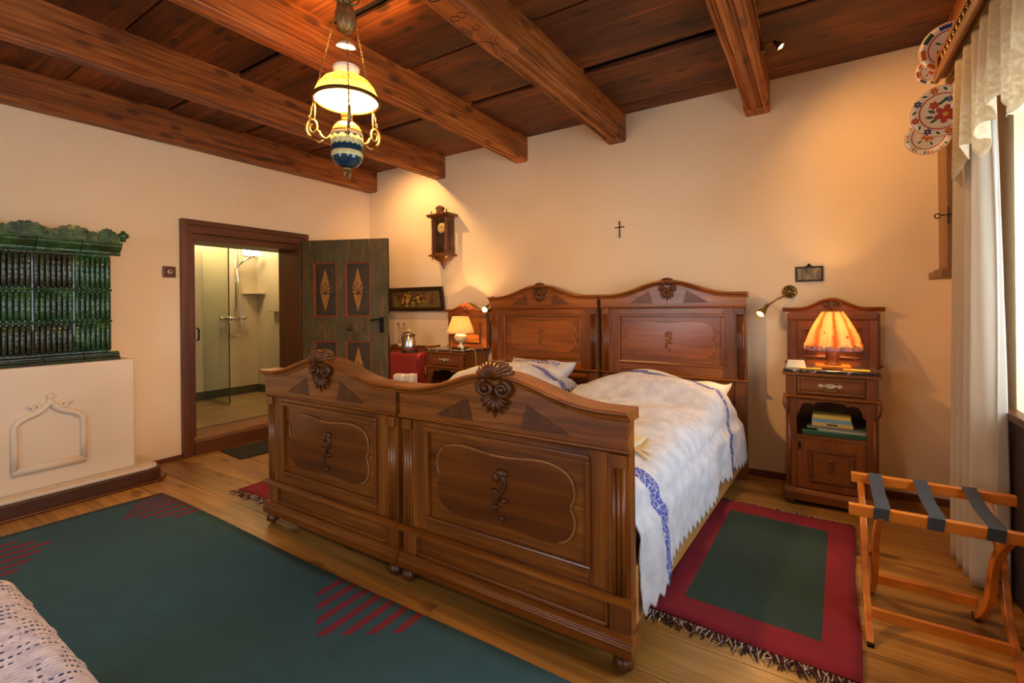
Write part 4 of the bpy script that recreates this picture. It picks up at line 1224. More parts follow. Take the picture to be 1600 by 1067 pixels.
reading_lamp('brass wall reading lamp glaring above the cream-shaded table lamp', (-2.90, YB - 0.001, 1.40), (0.06, -0.22, -0.075), (-2.45, 2.6, 0.8), 16)
# ------------------------------------------------------------------ red-covered table with kettle, cups and stand
M['redcloth'] = plain('red_cloth', '8e2216', 0.85, bump=0.2, nscale=150)
tb = thing('tea_table', 'small wooden table standing under the red cloth beside the nightstand', 'table', (-3.86, 3.84, 0))
MB().box(-0.36, 0.36, -0.24, 0.24, 0.82, 0.845).build('table_top', M['ns'], tb, bevel=0.003)
for sx in (-0.33, 0.33):
    for sy in (-0.21, 0.21):
        MB().box(sx - 0.02, sx + 0.02, sy - 0.02, sy + 0.02, 0.0, 0.82).build('leg', M['ns_v'], tb, bevel=0.003)
mb = MB()
# cloth: top plus hanging skirt with soft folds, one continuous sheet
prof = []
def cl(u, v):
    # u around the perimeter, v from top centre to hem
    a = u * 4
    side = int(min(3, a)); f = a - side
    hx, hy = 0.372, 0.252
    cs = [(-hx, -hy), (hx, -hy), (hx, hy), (-hx, hy), (-hx, -hy)]
    p = (cs[side][0] + (cs[side + 1][0] - cs[side][0]) * f, cs[side][1] + (cs[side + 1][1] - cs[side][1]) * f)
    if v < 0.25:
        k = v / 0.25
        return (p[0] * k, p[1] * k, 0.849)
    k = (v - 0.25) / 0.75
    w = 0.010 * k * math.sin(u * 60) + 0.008 * k * math.sin(u * 23 + 1) + 0.004
    n_ = (math.copysign(1, p[0]) * (abs(abs(p[0]) - hx) < 1e-6), math.copysign(1, p[1]) * (abs(abs(p[1]) - hy) < 1e-6))
    return (p[0] + n_[0] * w, min(p[1] + n_[1] * w, 0.285), 0.849 - 0.46 * k)
o = MB().grid(cl, 160, 24).build('table_cloth', M['redcloth'], solid=0.003)
o.location = (-3.86, 3.84, 0)
tag(o, 'plain red cloth draped over the tea table behind the door', 'tablecloth')
ZT = 0.852
k = thing('electric_kettle', 'brushed steel electric kettle on the red tablecloth', 'kettle', (-3.735, 3.72, ZT))
MB().lathe([(0, 0), (0.088, 0), (0.09, 0.008), (0.08, 0.02), (0, 0.02)], 28).build('power_base', plain('black_plastic', '16130f', 0.35), k)
t = NT('brushed_steel'); t.set(Base_Color=(0.62, 0.58, 0.52, 1), Metallic=1.0, Roughness=0.24); M['steel'] = t.m
MB().lathe([(0.076, 0.022), (0.082, 0.03), (0.08, 0.08), (0.07, 0.15), (0.058, 0.19), (0.045, 0.205), (0, 0.212)], 32).build('body', M['steel'], k)
MB().tube([(-0.04, 0.02, 0.205), (-0.085, 0.02, 0.20), (-0.115, 0.02, 0.15), (-0.112, 0.02, 0.08), (-0.085, 0.02, 0.045)], [0.014, 0.016, 0.016, 0.014, 0.012], 10).build('handle', plain('kettle_black', '14110e', 0.4), k)
MB().prism([(0.05, 0.16), (0.095, 0.195), (0.055, 0.195)], -0.02, 0.02, 'y').build('spout', M['steel'], k, bevel=0.004)
MB().ball((0, 0, 0.214), 0.014, 10, 6, (1, 1, 0.6)).build('lid_knob', plain('kettle_black_knob', '14110e', 0.4), k)
tag(MB().tube([(-3.65, 3.72, ZT + 0.004), (-3.55, 3.66, ZT + 0.004), (-3.49, 3.60, ZT + 0.003), (-3.478, 3.575, 0.82), (-3.474, 3.572, 0.7)], 0.004, 6).build('kettle_cord', plain('kettle_cord_black', '181410', 0.5)), 'black kettle cord trailing over the edge of the red tablecloth', 'cord')
tray = thing('wooden_tray', 'brown wooden tray behind the kettle holding cups and the glass rack', 'tray', (-3.86, 3.93, ZT))
MB().box(-0.26, 0.26, -0.10, 0.13, 0.0, 0.012).build('tray_floor', M['ns'], tray, bevel=0.002)
for b in ((-0.26, 0.26, -0.11, -0.10, 0, 0.04), (-0.26, 0.26, 0.13, 0.14, 0, 0.04), (-0.27, -0.26, -0.11, 0.14, 0, 0.06), (0.26, 0.27, -0.11, 0.14, 0, 0.06)):
    MB().box(*b).build('tray_side', M['ns'], tray, bevel=0.003)
# chrome condiment rack with two posts and glass plates
rk = thing('glass_rack', 'slim wire rack with two knobbed posts standing on the tray', 'rack', (-4.0, 3.92, ZT + 0.012))
M['wire'] = plain('pale_wire', 'c0b49c', 0.3, 0.8)
for x in (-0.10, -0.01, 0.075):
    MB().tube([(x, 0, 0.0), (x, 0, 0.27 if x < 0.05 else 0.22)], 0.005, 8).build('post', M['wire'], rk)
    if x < 0.05: MB().ball((x, 0, 0.285), 0.018, 12, 8).build('knob', M['chrome'], rk)
MB().tube([(-0.10, 0, 0.235), (-0.01, 0, 0.235), (0.075, 0, 0.218)], 0.004, 6).build('cross_wire', M['wire'], rk)
MB().tube([(-0.10, 0, 0.02), (-0.01, 0, 0.02), (0.075, 0, 0.02)], 0.004, 6).build('cross_wire', M['wire'], rk)
for i, (x, y) in enumerate(((-4.02, 3.865), (-3.95, 3.862), (-3.88, 3.866))):
    c = thing('coffee_cup', ['white coffee cup nearest the door edge on the wooden tray', 'white coffee cup in the middle of the three on the tray', 'white coffee cup nearest the kettle on the wooden tray'][i], 'cup', (x, y, ZT + 0.0125), 0, 'coffee cups on the tray')
    MB().lathe([(0, 0), (0.018, 0), (0.022, 0.01), (0.03, 0.045), (0.031, 0.055), (0.028, 0.054), (0.02, 0.012), (0, 0.008)], 20).build('bowl', M['white'], c)
    MB().tube([(0.028, 0, 0.045), (0.042, 0, 0.042), (0.042, 0, 0.022), (0.024, 0, 0.016)], 0.003, 6).build('handle', M['white'], c)
# white appliance standing in front of the cloth by the nightstand
M['plastic'] = plain('white_plastic', 'd6d2cc', 0.4)
ap = thing('fan_heater', 'white ribbed portable heater standing between the red cloth and the nightstand', 'heater', (-3.56, 3.46, 0))
MB().box(-0.11, 0.05, -0.055, 0.055, 0.04, 0.66).build('housing', M['plastic'], ap, bevel=0.03, seg=4)
for q in range(4):
    MB().box(0.062 + 0.022 * q, 0.076 + 0.022 * q, -0.05, 0.06, 0.06, 0.665).build('fin', M['plastic'], ap, bevel=0.006)
MB().box(0.04, 0.14, -0.02, 0.02, 0.1, 0.6).build('core', M['plastic'], ap)
MB().box(-0.085, -0.035, -0.058, -0.053, 0.58, 0.6).build('control_slot', M['iron'], ap)
for x in (-0.08, 0.1): MB().box(x - 0.012, x + 0.012, -0.09, 0.09, 0.0, 0.045).build('foot', M['plastic'], ap, bevel=0.006)

# ------------------------------------------------------------------ things on the back wall
def frame_rect(parent, w, h, t, d, mat, name='frame_bar', bev=0.006):
    MB().box(-w / 2, w / 2, -d, 0, h / 2 - t, h / 2).build(name, mat, parent, bevel=bev)
    MB().box(-w / 2, w / 2, -d, 0, -h / 2, -h / 2 + t).build(name, mat, parent, bevel=bev)
    MB().box(-w / 2, -w / 2 + t, -d, 0, -h / 2 + t, h / 2 - t).build(name, mat, parent, bevel=bev)
    MB().box(w / 2 - t, w / 2, -d, 0, -h / 2 + t, h / 2 - t).build(name, mat, parent, bevel=bev)
pt = thing('flower_painting', 'long framed painting of yellow and red roses on the wall beside the open door', 'painting', (-4.005, YB - 0.03, 1.437))
pt.rotation_euler = (math.radians(7), 0, 0)
frame_rect(pt, 0.89, 0.285, 0.045, 0.03, plain('dark_gilt_frame', '3a2612', 0.4, 0.3, noise=0.3))
MB().box(-0.40, 0.40, -0.012, -0.004, -0.1, 0.1).build('canvas', plain('olive_canvas', '6e5a28', 0.7, noise=0.35, nscale=7), pt)
rr = random.Random(3)
cols = [plain('painted_yellow_rose', 'b8922e', 0.7), plain('painted_red_rose', '7a3418', 0.7), plain('painted_dark_leaf', '2c2810', 0.7), plain('painted_pale_rose', 'c8a860', 0.7)]
for (cx, n, sp, pal) in ((-0.12, 30, 0.11, (0, 0, 3, 2)), (0.10, 34, 0.13, (1, 1, 0, 2)), (-0.22, 12, 0.06, (2, 1)), (0.26, 10, 0.05, (1, 2))):
    mb = MB()
    for q in range(n):
        mb.cur = pal[q % len(pal)]
        x, z = cx + rr.gauss(0, sp * 0.45), rr.gauss(0.0, 0.034)
        z = max(-0.075, min(0.08, z)); r = rr.uniform(0.012, 0.03)
        yy = -0.0125 - 0.0002 * q
        pts = [(x + r * math.cos(a) * (0.8 + 0.3 * math.sin(3 * a + q)), z + r * 0.8 * math.sin(a)) for a in [2 * PI * j / 10 for j in range(10)]]
        mb.prism(pts, yy - 0.0002, yy, 'y')
    mb.build('painted_flowers', cols, pt, kind='stuff')

ck = thing('wall_clock', 'carved wooden pendulum wall clock with turned columns and glass front', 'clock', (-3.53, YB - 0.001, 1.93))
CW, CD = 0.105, 0.155
M['clockw'] = wood('clock_walnut', '2c1606', '5e3514', '8a5626', 'z', 0.32, 0.04, coat=0.3, rnd=False)
B = lambda nm, *b, m='clockw', bev=0.003: MB().box(*b).build(nm, M[m], ck, bevel=bev)
B('back', -CW, CW, -0.02, 0, 0.0, 0.42)
B('side', -CW, -CW + 0.012, -CD + 0.03, -0.02, 0.0, 0.42); 
B('side_glass', CW - 0.006, CW - 0.003, -CD + 0.045, -0.035, 0.04, 0.38, m='glass', bev=0)
B('side_stile', CW - 0.012, CW, -0.035, -0.02, 0.0, 0.42); B('side_stile', CW - 0.012, CW, -CD + 0.03, -CD + 0.045, 0.0, 0.42)
B('side_rail', CW - 0.012, CW, -CD + 0.045, -0.035, 0.0, 0.04); B('side_rail', CW - 0.012, CW, -CD + 0.045, -0.035, 0.38, 0.42)
MB().sweep([(-CW - 0.05, 0.42), (CW + 0.05, 0.42)], [(0, 0), (-CD, 0), (-CD - 0.012, 0.01), (-CD - 0.03, 0.02), (-CD - 0.03, 0.032), (0, 0.032)]).build('cornice', M['clockw'], ck)
MB().sweep([(-CW - 0.035, -0.02), (CW + 0.035, -0.02)], [(0, 0), (-CD, 0), (-CD - 0.02, 0.008), (-CD - 0.01, 0.02), (0, 0.02)]).build('base_moulding', M['clockw'], ck)
for x in (-CW + 0.006, CW - 0.006):
    MB().lathe([(0, 0), (0.014, 0), (0.014, 0.02), (0.008, 0.026), (0.014, 0.05), (0.015, 0.07), (0.009, 0.09), (0.012, 0.1), (0.009, 0.11), (0.010, 0.3), (0.014, 0.33), (0.009, 0.345), (0.015, 0.37), (0.011, 0.39), (0.014, 0.4), (0.014, 0.42), (0, 0.42)], 12, (x, -CD + 0.012, 0)).build('column', M['clockw'], ck)
for (a, b, c_, d) in ((-CW + 0.02, CW - 0.02, 0.0, 0.02), (-CW + 0.02, CW - 0.02, 0.4, 0.42), (-CW + 0.02, -CW + 0.035, 0.02, 0.4), (CW - 0.035, CW - 0.02, 0.02, 0.4)):
    B('door_frame', a, b, -CD + 0.02, -CD + 0.035, c_, d)
B('front_glass', -CW + 0.035, CW - 0.035, -CD + 0.026, -CD + 0.029, 0.02, 0.4, m='glass', bev=0)
B('inner_board', -CW + 0.014, CW - 0.014, -0.03, -0.02, 0.02, 0.4)
dial = MB().lathe([(0, -CD + 0.048), (0.052, -CD + 0.048), (0.058, -CD + 0.052), (0.06, -CD + 0.058), (0.05, -CD + 0.066), (0, -CD + 0.066)], 28, (0, 0, 0.30), 'y').build('dial', plain('dial_ivory', 'd8b878', 0.4, noise=0.1), ck)
mb = MB()
for q in range(12):
    a = PI * q / 6
    c_, s_ = math.cos(a), math.sin(a)
    mb.tube([(0.040 * c_, -CD + 0.0475, 0.30 + 0.040 * s_), (0.049 * c_, -CD + 0.0475, 0.30 + 0.049 * s_)], 0.0018, 4)
mb.build('hour_marks', M['iron'], dial, kind='stuff')
MB().tube([(0, -CD + 0.045, 0.30), (0.02, -CD + 0.045, 0.322)], 0.002, 5).build('hour_hand', M['iron'], dial)
MB().tube([(0, -CD + 0.044, 0.30), (-0.03, -CD + 0.044, 0.318)], 0.0016, 5).build('minute_hand', M['iron'], dial)
pd = MB().tube([(0.02, -0.07, 0.25), (0.02, -0.07, 0.09)], 0.003, 6).build('pendulum_rod', M['brass'], ck)
MB().lathe([(0, -0.062), (0.026, -0.066), (0.03, -0.07), (0.026, -0.074), (0, -0.078)], 22, (0.02, 0, 0.085), 'y').build('pendulum_bob', M['brass'], pd)
MB().prism([(-0.05, 0.452), (0.05, 0.452), (0.044, 0.47), (0.036, 0.475), (0.036, 0.5), (0.052, 0.508), (0.05, 0.522), (0.02, 0.545), (-0.02, 0.545), (-0.05, 0.522), (-0.052, 0.508), (-0.036, 0.5), (-0.036, 0.475), (-0.044, 0.47)], -CD + 0.01, -CD + 0.06, 'y').build('pediment', M['clockw'], ck, bevel=0.004)
for x in (-CW - 0.015, CW + 0.0): MB().lathe([(0, 0), (0.014, 0), (0.012, 0.012), (0.005, 0.018), (0.01, 0.03), (0.006, 0.042), (0, 0.05)], 12, (x, -CD + 0.02, 0.452)).build('finial', M['clockw'], ck)
# console below with drop
v = []
mb = MB().lathe([(0.125, -0.02), (0.11, -0.045), (0.06, -0.075), (0.03, -0.085), (0.036, -0.095), (0.024, -0.105), (0.03, -0.112), (0.012, -0.13), (0.016, -0.14), (0.004, -0.165), (0, -0.168)], 24)
mb.v = [(x, max(-CD, min(-0.001, y * 0.9 - 0.075)), z) for x, y, z in mb.v]
mb.build('console', M['clockw'], ck)
MB().lathe([(0, -0.02), (0.009, -0.022), (0.005, -0.034), (0.01, -0.045), (0.006, -0.056), (0, -0.06)], 10, (-CW, -CD + 0.014, 0)).build('drop_finial', M['clockw'], ck)

cr = thing('wall_cross', 'small plain dark cross hanging on the wall above the two headboards', 'cross', (-1.49, YB - 0.001, 2.03))
MB().box(-0.0045, 0.0045, -0.01, 0, -0.075, 0.075).build('upright', M['iron'], cr, bevel=0.002)
MB().box(-0.045, 0.045, -0.011, -0.002, 0.015, 0.024).build('crossbar', M['iron'], cr, bevel=0.002)
sp = thing('small_picture', 'small dark framed print on the wall above the wall reading lamp', 'picture', (-0.038, YB - 0.001, 1.56))
frame_rect(sp, 0.175, 0.112, 0.012, 0.016, plain('black_frame', '1e1612', 0.45), bev=0.002)
t = NT('faded_engraving'); n = t.noise(t.coord((40, 1, 14)), 1.0, 5, 0.7)
t.set(Base_Color=t.ramp(n, [(0.4, lin('4a4238')), (0.62, lin('a0927a'))]), Roughness=0.6)
MB().box(-0.078, 0.078, -0.008, -0.003, -0.046, 0.046).build('print', t.m, sp)
MB().prism([(-0.03, 0.054), (0.03, 0.054), (0.012, 0.064), (0.006, 0.074), (0, 0.078), (-0.006, 0.074), (-0.012, 0.064)], -0.012, -0.002, 'y').build('frame_crest', M['iron'], sp)

# ------------------------------------------------------------------ bathroom fittings
def chrome_at(nm, pts, r, p): MB().tube(pts, r, 10).build(nm, M['chrome'], p)
gl = thing('shower_screen', 'clear glass shower screen with a slim metal foot rail in the bathroom', 'shower screen', (0, 0, 0))
MB().box(BX + 0.002, -6.09, 3.0, 3.008, BZ + 0.03, 2.3).build('glass_pane', clear_glass('screen_glass', (0.86, 0.90, 0.84, 1), 1.45), gl)
MB().box(BX + 0.002, -6.08, 2.993, 3.015, BZ + 0.001, BZ + 0.03).build('foot_rail', M['chrome'], gl)
MB().box(-6.09, -6.082, 2.998, 3.01, BZ + 0.03, 2.3).build('edge_strip', plain('screen_edge', '3c4038', 0.3), gl)
sh = thing('shower_set', 'chrome shower mixer with riser rail, hand shower and hose on the bathroom wall', 'shower', (BX, 3.36, 0))
chrome_at('riser', [(0.05, 0.04, 1.24), (0.05, 0.04, 2.28)], 0.012, sh)
for z in (1.32, 2.22): chrome_at('rail_bracket', [(0.001, 0.04, z), (0.05, 0.04, z)], 0.012, sh)
MB().tube([(0.06, -0.13, 1.215), (0.06, 0.12, 1.215)], 0.024, 12).build('mixer_body', M['chrome'], sh)
for y in (-0.15, 0.14): MB().lathe([(0, -0.02), (0.024, -0.02), (0.028, 0.0), (0.024, 0.02), (0, 0.02)], 14, (0.06, y, 1.215), 'y').build('tap_knob', M['chrome'], sh)
for y in (-0.075, 0.075): chrome_at('inlet', [(0.001, y, 1.215), (0.06, y, 1.215)], 0.02, sh)
MB().tube([(0.07, 0.05, 1.92), (0.12, 0.10, 1.99), (0.2, 0.18, 2.06)], [0.012, 0.013, 0.014], 10).build('hand_shower', M['chrome'], sh)
MB().lathe([(0, 0), (0.045, 0), (0.05, 0.012), (0.03, 0.025), (0, 0.03)], 18, (0.22, 0.19, 2.05)).build('shower_head', M['chrome'], sh)
MB().tube([(0.07, -0.03, 1.20), (0.08, -0.09, 1.10), (0.09, -0.06, 0.98), (0.09, 0.02, 0.955), (0.09, 0.08, 1.0), (0.08, 0.10, 1.15), (0.07, 0.08, 1.5), (0.07, 0.05, 1.9)], 0.008, 8).build('hose', M['steel'], sh)
tag(MB().prism([(BX + 0.001, 3.50), (BX + 0.16, 3.55), (BX + 0.22, 3.719), (BX + 0.001, 3.719)], 1.545, 1.57, 'z').build('corner_shelf', M['bath_wall'], bevel=0.006), 'small white corner shelf beside the shower rail', 'shelf')
sd = thing('soap_holder', 'small chrome soap holder on the side wall of the shower', 'soap holder', (-6.26, BY1 - 0.001, 1.30))
MB().box(-0.07, 0.05, -0.09, -0.001, -0.004, 0.004).build('dish', M['chrome'], sd, bevel=0.002)
MB().tube([(0, -0.001, -0.02), (0, -0.03, -0.01)], 0.008, 8).build('bracket', M['chrome'], sd)
bl = thing('bathroom_lamp', 'bright frosted glass box lamp high on the bathroom wall', 'lamp', (BX + 0.001, 3.635, 2.18))
MB().box(0.0, 0.02, -0.13, 0.08, -0.09, 0.12).build('back_plate', M['chrome'], bl)
MB().box(0.02, 0.1, -0.12, 0.07, -0.085, 0.12).build('glass_box', glow('frosted_lamp_glass', 'fff0d0', 2.2), bl, bevel=0.006)
point(bl, (0.35, -0.5, 0.1), 14, (1.0, 0.74, 0.42), 0.12, 'bathroom_light')
# ------------------------------------------------------------------ woven rugs
def weave(t, base):
    v = t.coord(); n = t.noise(v, 8, 4, 0.6); f = t.noise(t.coord((60, 400, 1)), 1.0, 2, 0.5)
    hs = t.n('ShaderNodeHueSaturation'); t.l(t.math('MULTIPLY_ADD', n, 0.5, 0.75), hs.inputs['Value'])
    if hasattr(base, 'is_linked'): t.l(base, hs.inputs['Color'])
    else: hs.inputs['Color'].default_value = base
    t.set(Base_Color=hs.outputs[0], Roughness=0.95)
    t.bump(t.math('ADD', f, n), 0.35, 0.004)
    return t.m
def fringe(parent, p0, p1, out, n, L, mats, seed, curl=0.35):
    rr = random.Random(seed)
    for mi, m in enumerate(mats):
        mb = MB()
        for k in range(n):
            if k % len(mats) != mi: continue
            u = (k + rr.uniform(0.2, 0.8)) / n
            x, y = p0[0] + (p1[0] - p0[0]) * u, p0[1] + (p1[1] - p0[1]) * u
            a = math.atan2(out[1], out[0]) + rr.uniform(-curl, curl)
            l = L * rr.uniform(0.6, 1.15); b = rr.uniform(-0.5, 0.5)
            mb.tube([(x, y, 0.006), (x + 0.5 * l * math.cos(a), y + 0.5 * l * math.sin(a), 0.005 + rr.uniform(0, .006)), (x + l * math.cos(a + b), y + l * math.sin(a + b), 0.0025)], [0.0032, 0.003, 0.0016], 4)
        mb.build('fringe', m, parent, kind='stuff')
M['fr_l'] = plain('fringe_cream', 'b8a48c', 0.95); M['fr_d'] = plain('fringe_maroon', '3c1418', 0.95)

# red-bordered green bedside rug
def bordered(name, label, x0, x1, y0, y1, bx, by, skew):
    r = thing(name, label, 'rug', (0, 0, 0))
    t = NT(name + '_wool')
    sep = t.n('ShaderNodeSeparateXYZ'); t.l(t.coord(), sep.inputs[0])
    x, y = sep.outputs[0], sep.outputs[1]
    m = None
    for a, op, b in ((x, 'GREATER_THAN', x0 + bx), (x, 'LESS_THAN', x1 - bx), (y, 'GREATER_THAN', y0 + by), (y, 'LESS_THAN', y1 - by)):
        q = t.math(op, a, b); m = q if m is None else t.math('MULTIPLY', m, q)
    mat = weave(t, t.mix(m, lin('7c1020'), lin('1e3832')))
    def f(u, v):
        return (x0 + (x1 - x0) * u + 0.006 * math.sin(9 * v), y0 + (y1 - y0) * v + 0.006 * math.sin(8 * u), 0.009 + 0.0012 * math.sin(20 * u) * math.sin(17 * v))
    o = MB().grid(f, 16, 26).build('pile', mat, r, solid=0.008)
    fringe(r, (x0, y0), (x1, y0), (0, -1), 150, 0.075, [M['fr_d'], M['fr_l'], M['fr_d']], 3, 0.7)
    fringe(r, (x0, y1), (x1, y1), (0, 1), 90, 0.04, [M['fr_d'], M['fr_l']], 4, 0.7)
    return r
rg = bordered('bedside_rug', 'green bedside rug with red border in front of the nightstand by the window', -0.39, 0.385, -0.71, 0.71, 0.125, 0.165, 0)
rg.location = (-0.23, 2.77, 0.0); rg.rotation_euler = (0, 0, math.radians(-2.2))
rg2 = bordered('bedside_rug', 'red-bordered rug peeping out behind the footboard near the bathroom door', -0.36, 0.36, -0.7, 0.7, 0.125, 0.165, 0)
rg2.location = (-3.27, 2.55, 0.0); rg2.rotation_euler = (0, 0, math.radians(2))

# large green runner with stepped stripe motifs
rug = thing('green_rug', 'large dark green rug with red stepped stripe motifs in front of the beds', 'rug', (0, 0, 0))
t = NT('green_rug_wool')
sep = t.n('ShaderNodeSeparateXYZ'); t.l(t.coord(), sep.inputs[0])
x, y = sep.outputs[0], sep.outputs[1]
RY0, RY1 = 0.52, 1.505
mask = None
for cx in (-3.74, -1.72, 0.3):
    dx = t.math('ABSOLUTE', t.math('SUBTRACT', x, cx))
    fr_ = t.math('FRACT', t.math('DIVIDE', t.math('ADD', x, 10.0 - cx + 10), 0.084))
    st = t.math('LESS_THAN', fr_, 0.42)
    lim = t.math('SUBTRACT', 0.33, t.math('MULTIPLY', dx, 0.72))
    inside = t.math('LESS_THAN', dx, 0.29)
    for e in (t.math('SUBTRACT', RY1, y), t.math('SUBTRACT', y, RY0)):
        q = t.math('MULTIPLY', t.math('MULTIPLY', st, inside), t.math('LESS_THAN', e, lim))
        mask = q if mask is None else t.math('MAXIMUM', mask, q)
mat = weave(t, t.mix(mask, lin('28505e'), lin('781830')))
def rf(u, v):
    return (-4.02 + 4.4 * u + 0.005 * math.sin(7 * v) - 0.06 * (1 - v) * (1 - u), RY0 + (RY1 - RY0) * v + 0.008 * math.sin(11 * u), 0.009 + 0.001 * math.sin(30 * u) * math.sin(9 * v))
MB().grid(rf, 60, 16).build('pile', mat, rug, solid=0.008)
fringe(rug, (-4.08, RY0), (-4.02, RY1), (-1, 0), 130, 0.022, [M['fr_l'], M['fr_d']], 9, 0.8)

# dark mat in front of the bathroom threshold
mt = NT('dark_mat_wool')
mo = MB().grid(lambda u, v: (-0.20 + 0.40 * u, -0.36 + 0.72 * v, 0.008 + 0.001 * math.sin(15 * v)), 8, 12).build('door_mat', weave(mt, lin('2c2c22')), solid=0.008)
mo.location = (-4.50, 2.59, 0.0); mo.rotation_euler = (0, 0, math.radians(-3))
tag(mo, 'dark grey-green mat on the floor before the bathroom threshold', 'mat')
# ------------------------------------------------------------------ folding luggage rack
lr = thing('luggage_rack', 'honey coloured wooden folding luggage rack with three grey webbing straps', 'luggage rack', (0, 0, 0))
YA, YBk, ZT2 = 2.32, 2.75, 0.545
X0, X1 = 0.105, 0.66
M['strap'] = plain('grey_webbing', '34363a', 0.9, bump=0.3, nscale=260)
rails = []
for y, xo in ((YA, 0.0), (YBk, 0.03)):
    rails.append(MB().box(X0 + xo, X1 + xo, y - 0.014, y + 0.014, ZT2 - 0.044, ZT2).build('top_rail', M['rack'], lr, bevel=0.004))
def leg(x, ya, yb, name, bow):
    """curved leg in the plane x = const, from floor at ya to rail at yb"""
    n, mb = 14, MB()
    v = []
    for k in range(n + 1):
        u = k / n
        y = ya + (yb - ya) * (u + 0.10 * math.sin(2 * PI * u) * bow); z = u * (ZT2 - 0.038)
        w = 0.021 + 0.007 * math.sin(PI * u)
        v += [(x - 0.012, y - w, z), (x + 0.012, y - w, z), (x + 0.012, y + w, z), (x - 0.012, y + w, z)]
    fs = [(k * 4 + i, k * 4 + (i + 1) % 4, (k + 1) * 4 + (i + 1) % 4, (k + 1) * 4 + i) for k in range(n) for i in range(4)] + [(0, 1, 2, 3), (4 * n + 3, 4 * n + 2, 4 * n + 1, 4 * n)]
    return mb.add(v, fs).build(name, M['rack'], lr, bevel=0.003)
for xa, xb in ((0.17, 0.205), (0.60, 0.565)):
    l1 = leg(xa, YA + 0.0, YBk, 'leg', 1.0); l2 = leg(xb, YBk, YA, 'leg', 1.0)
    MB().tube([(min(xa, xb) - 0.012, (YA + YBk) / 2, 0.265), (max(xa, xb) + 0.012, (YA + YBk) / 2, 0.265)], 0.006, 8).build('pivot_bolt', M['brass'], lr)
    for x, y in ((xa, YA), (xb, YBk)): MB().box(x - 0.012, x + 0.012, y - 0.022, y + 0.022, 0.0, 0.012).build('rubber_foot', M['iron'], lr)
MB().box(0.179, 0.591, 2.375, 2.395, 0.075, 0.115).build('stretcher', M['rack'], lr, bevel=0.003)
MB().box(0.214, 0.556, 2.68, 2.70, 0.075, 0.115).build('stretcher', M['rack'], lr, bevel=0.003)
for x in (0.205, 0.365, 0.525):
    def sf(u, v):
        xx = x - 0.024 + 0.048 * u + 0.028 * v
        pts = [(YA - 0.016, ZT2 - 0.042), (YA - 0.016, ZT2 + 0.002), (YA + 0.02, ZT2 + 0.002), ((YA + YBk) / 2, ZT2 - 0.012), (YBk - 0.02, ZT2 + 0.002), (YBk + 0.016, ZT2 + 0.002), (YBk + 0.016, ZT2 - 0.042)]
        k = v * (len(pts) - 1); i = min(int(k), len(pts) - 2); f = k - i
        return (xx, pts[i][0] + (pts[i + 1][0] - pts[i][0]) * f, pts[i][1] + (pts[i + 1][1] - pts[i][1]) * f)
    MB().grid(sf, 2, 6, smooth=False).build('strap', M['strap'], lr, solid=0.003)

# ------------------------------------------------------------------ sheer curtain, lace valance, plate rail and plates
def sheer(name, col, f, tr):
    t = NT(name)
    df = t.n('ShaderNodeBsdfDiffuse'); tl = t.n('ShaderNodeBsdfTranslucent'); mx = t.n('ShaderNodeMixShader'); mx.inputs[0].default_value = f
    for q in (df, tl): q.inputs[0].default_value = lin(col)
    tp = t.n('ShaderNodeBsdfTransparent'); m2 = t.n('ShaderNodeMixShader')
    t.l(df.outputs[0], mx.inputs[1]); t.l(tl.outputs[0], mx.inputs[2])
    v = t.coord((1, 1, 1)); n = t.noise(v, 55, 3, 0.6)
    m2.inputs[0].default_value = tr
    if tr > 0.15:
        t.l(t.ramp(n, [(0.45, (tr * 0.5,) * 3 + (1,)), (0.65, (min(1, tr * 2),) * 3 + (1,))]), m2.inputs[0])
    t.l(mx.outputs[0], m2.inputs[1]); t.l(tp.outputs[0], m2.inputs[2]); t.l(m2.outputs[0], t.t.nodes['Material Output'].inputs[0])
    return t.m
M['curtain'] = sheer('white_sheer_curtain', 'd8cfc2', 0.42, 0.05)
M['valance'] = sheer('cream_lace', 'd8c8aa', 0.45, 0.16)
def curtain_f(u, v):
    y = 2.985 + 0.36 * u
    z = 2.50 - 2.49 * v
    a = u * 2 * PI * 4.0
    amp = 0.035 + 0.02 * v
    x = 0.668 - 0.02 * u + amp * math.sin(a + 0.4 * math.sin(2.5 * v)) + 0.008 * math.sin(3 * a + 5 * v)
    y += 0.016 * math.cos(a + 1.2 * v) - 0.02 * math.sin(PI * v) * (1 - u) + 0.02 * v * (u - 0.3)
    return (min(x, 0.742), y, z + 0.012 * math.sin(a) * v)
tag(MB().grid(curtain_f, 120, 40).build('sheer_curtain', M['curtain'], solid=0.0015), 'long white sheer curtain gathered at the edge of the window', 'curtain')
tag(MB().grid(lambda u, v: (lambda p: (p[0], 2.0 - (p[1] - 2.985) * 0.9, p[2]))(curtain_f(u, v)), 100, 30).build('sheer_curtain', M['curtain'], solid=0.0015), 'long white sheer curtain at the near edge of the window, outside the picture', 'curtain')
bpy.data.objects.remove(bpy.data.objects['sheer_curtain.001'])
def valance_f(u, v):
    y = 1.6 + 1.56 * u
    saw = abs(((u * 3.1 + 0.12) % 1.0) - 0.5) * 2
    zb = 1.97 + 0.17 * saw ** 0.8 + 0.012 * math.sin(u * 130)
    zb -= 0.16 * max(0.0, min(1.0, (u - 0.86) / 0.08))
    z = 2.52 + (zb - 2.52) * v
    a = u * 2 * PI * 11
    x = 0.598 + (0.014 + 0.014 * v) * math.sin(a + math.sin(u * 9)) + 0.012 * v * math.sin(a * 0.37)
    return (x, y, z)
val = tag(MB().grid(valance_f, 330, 18).build('lace_valance', M['valance'], solid=0.0015), 'cream lace valance with a zigzag hem hung above the sheer curtain', 'valance')
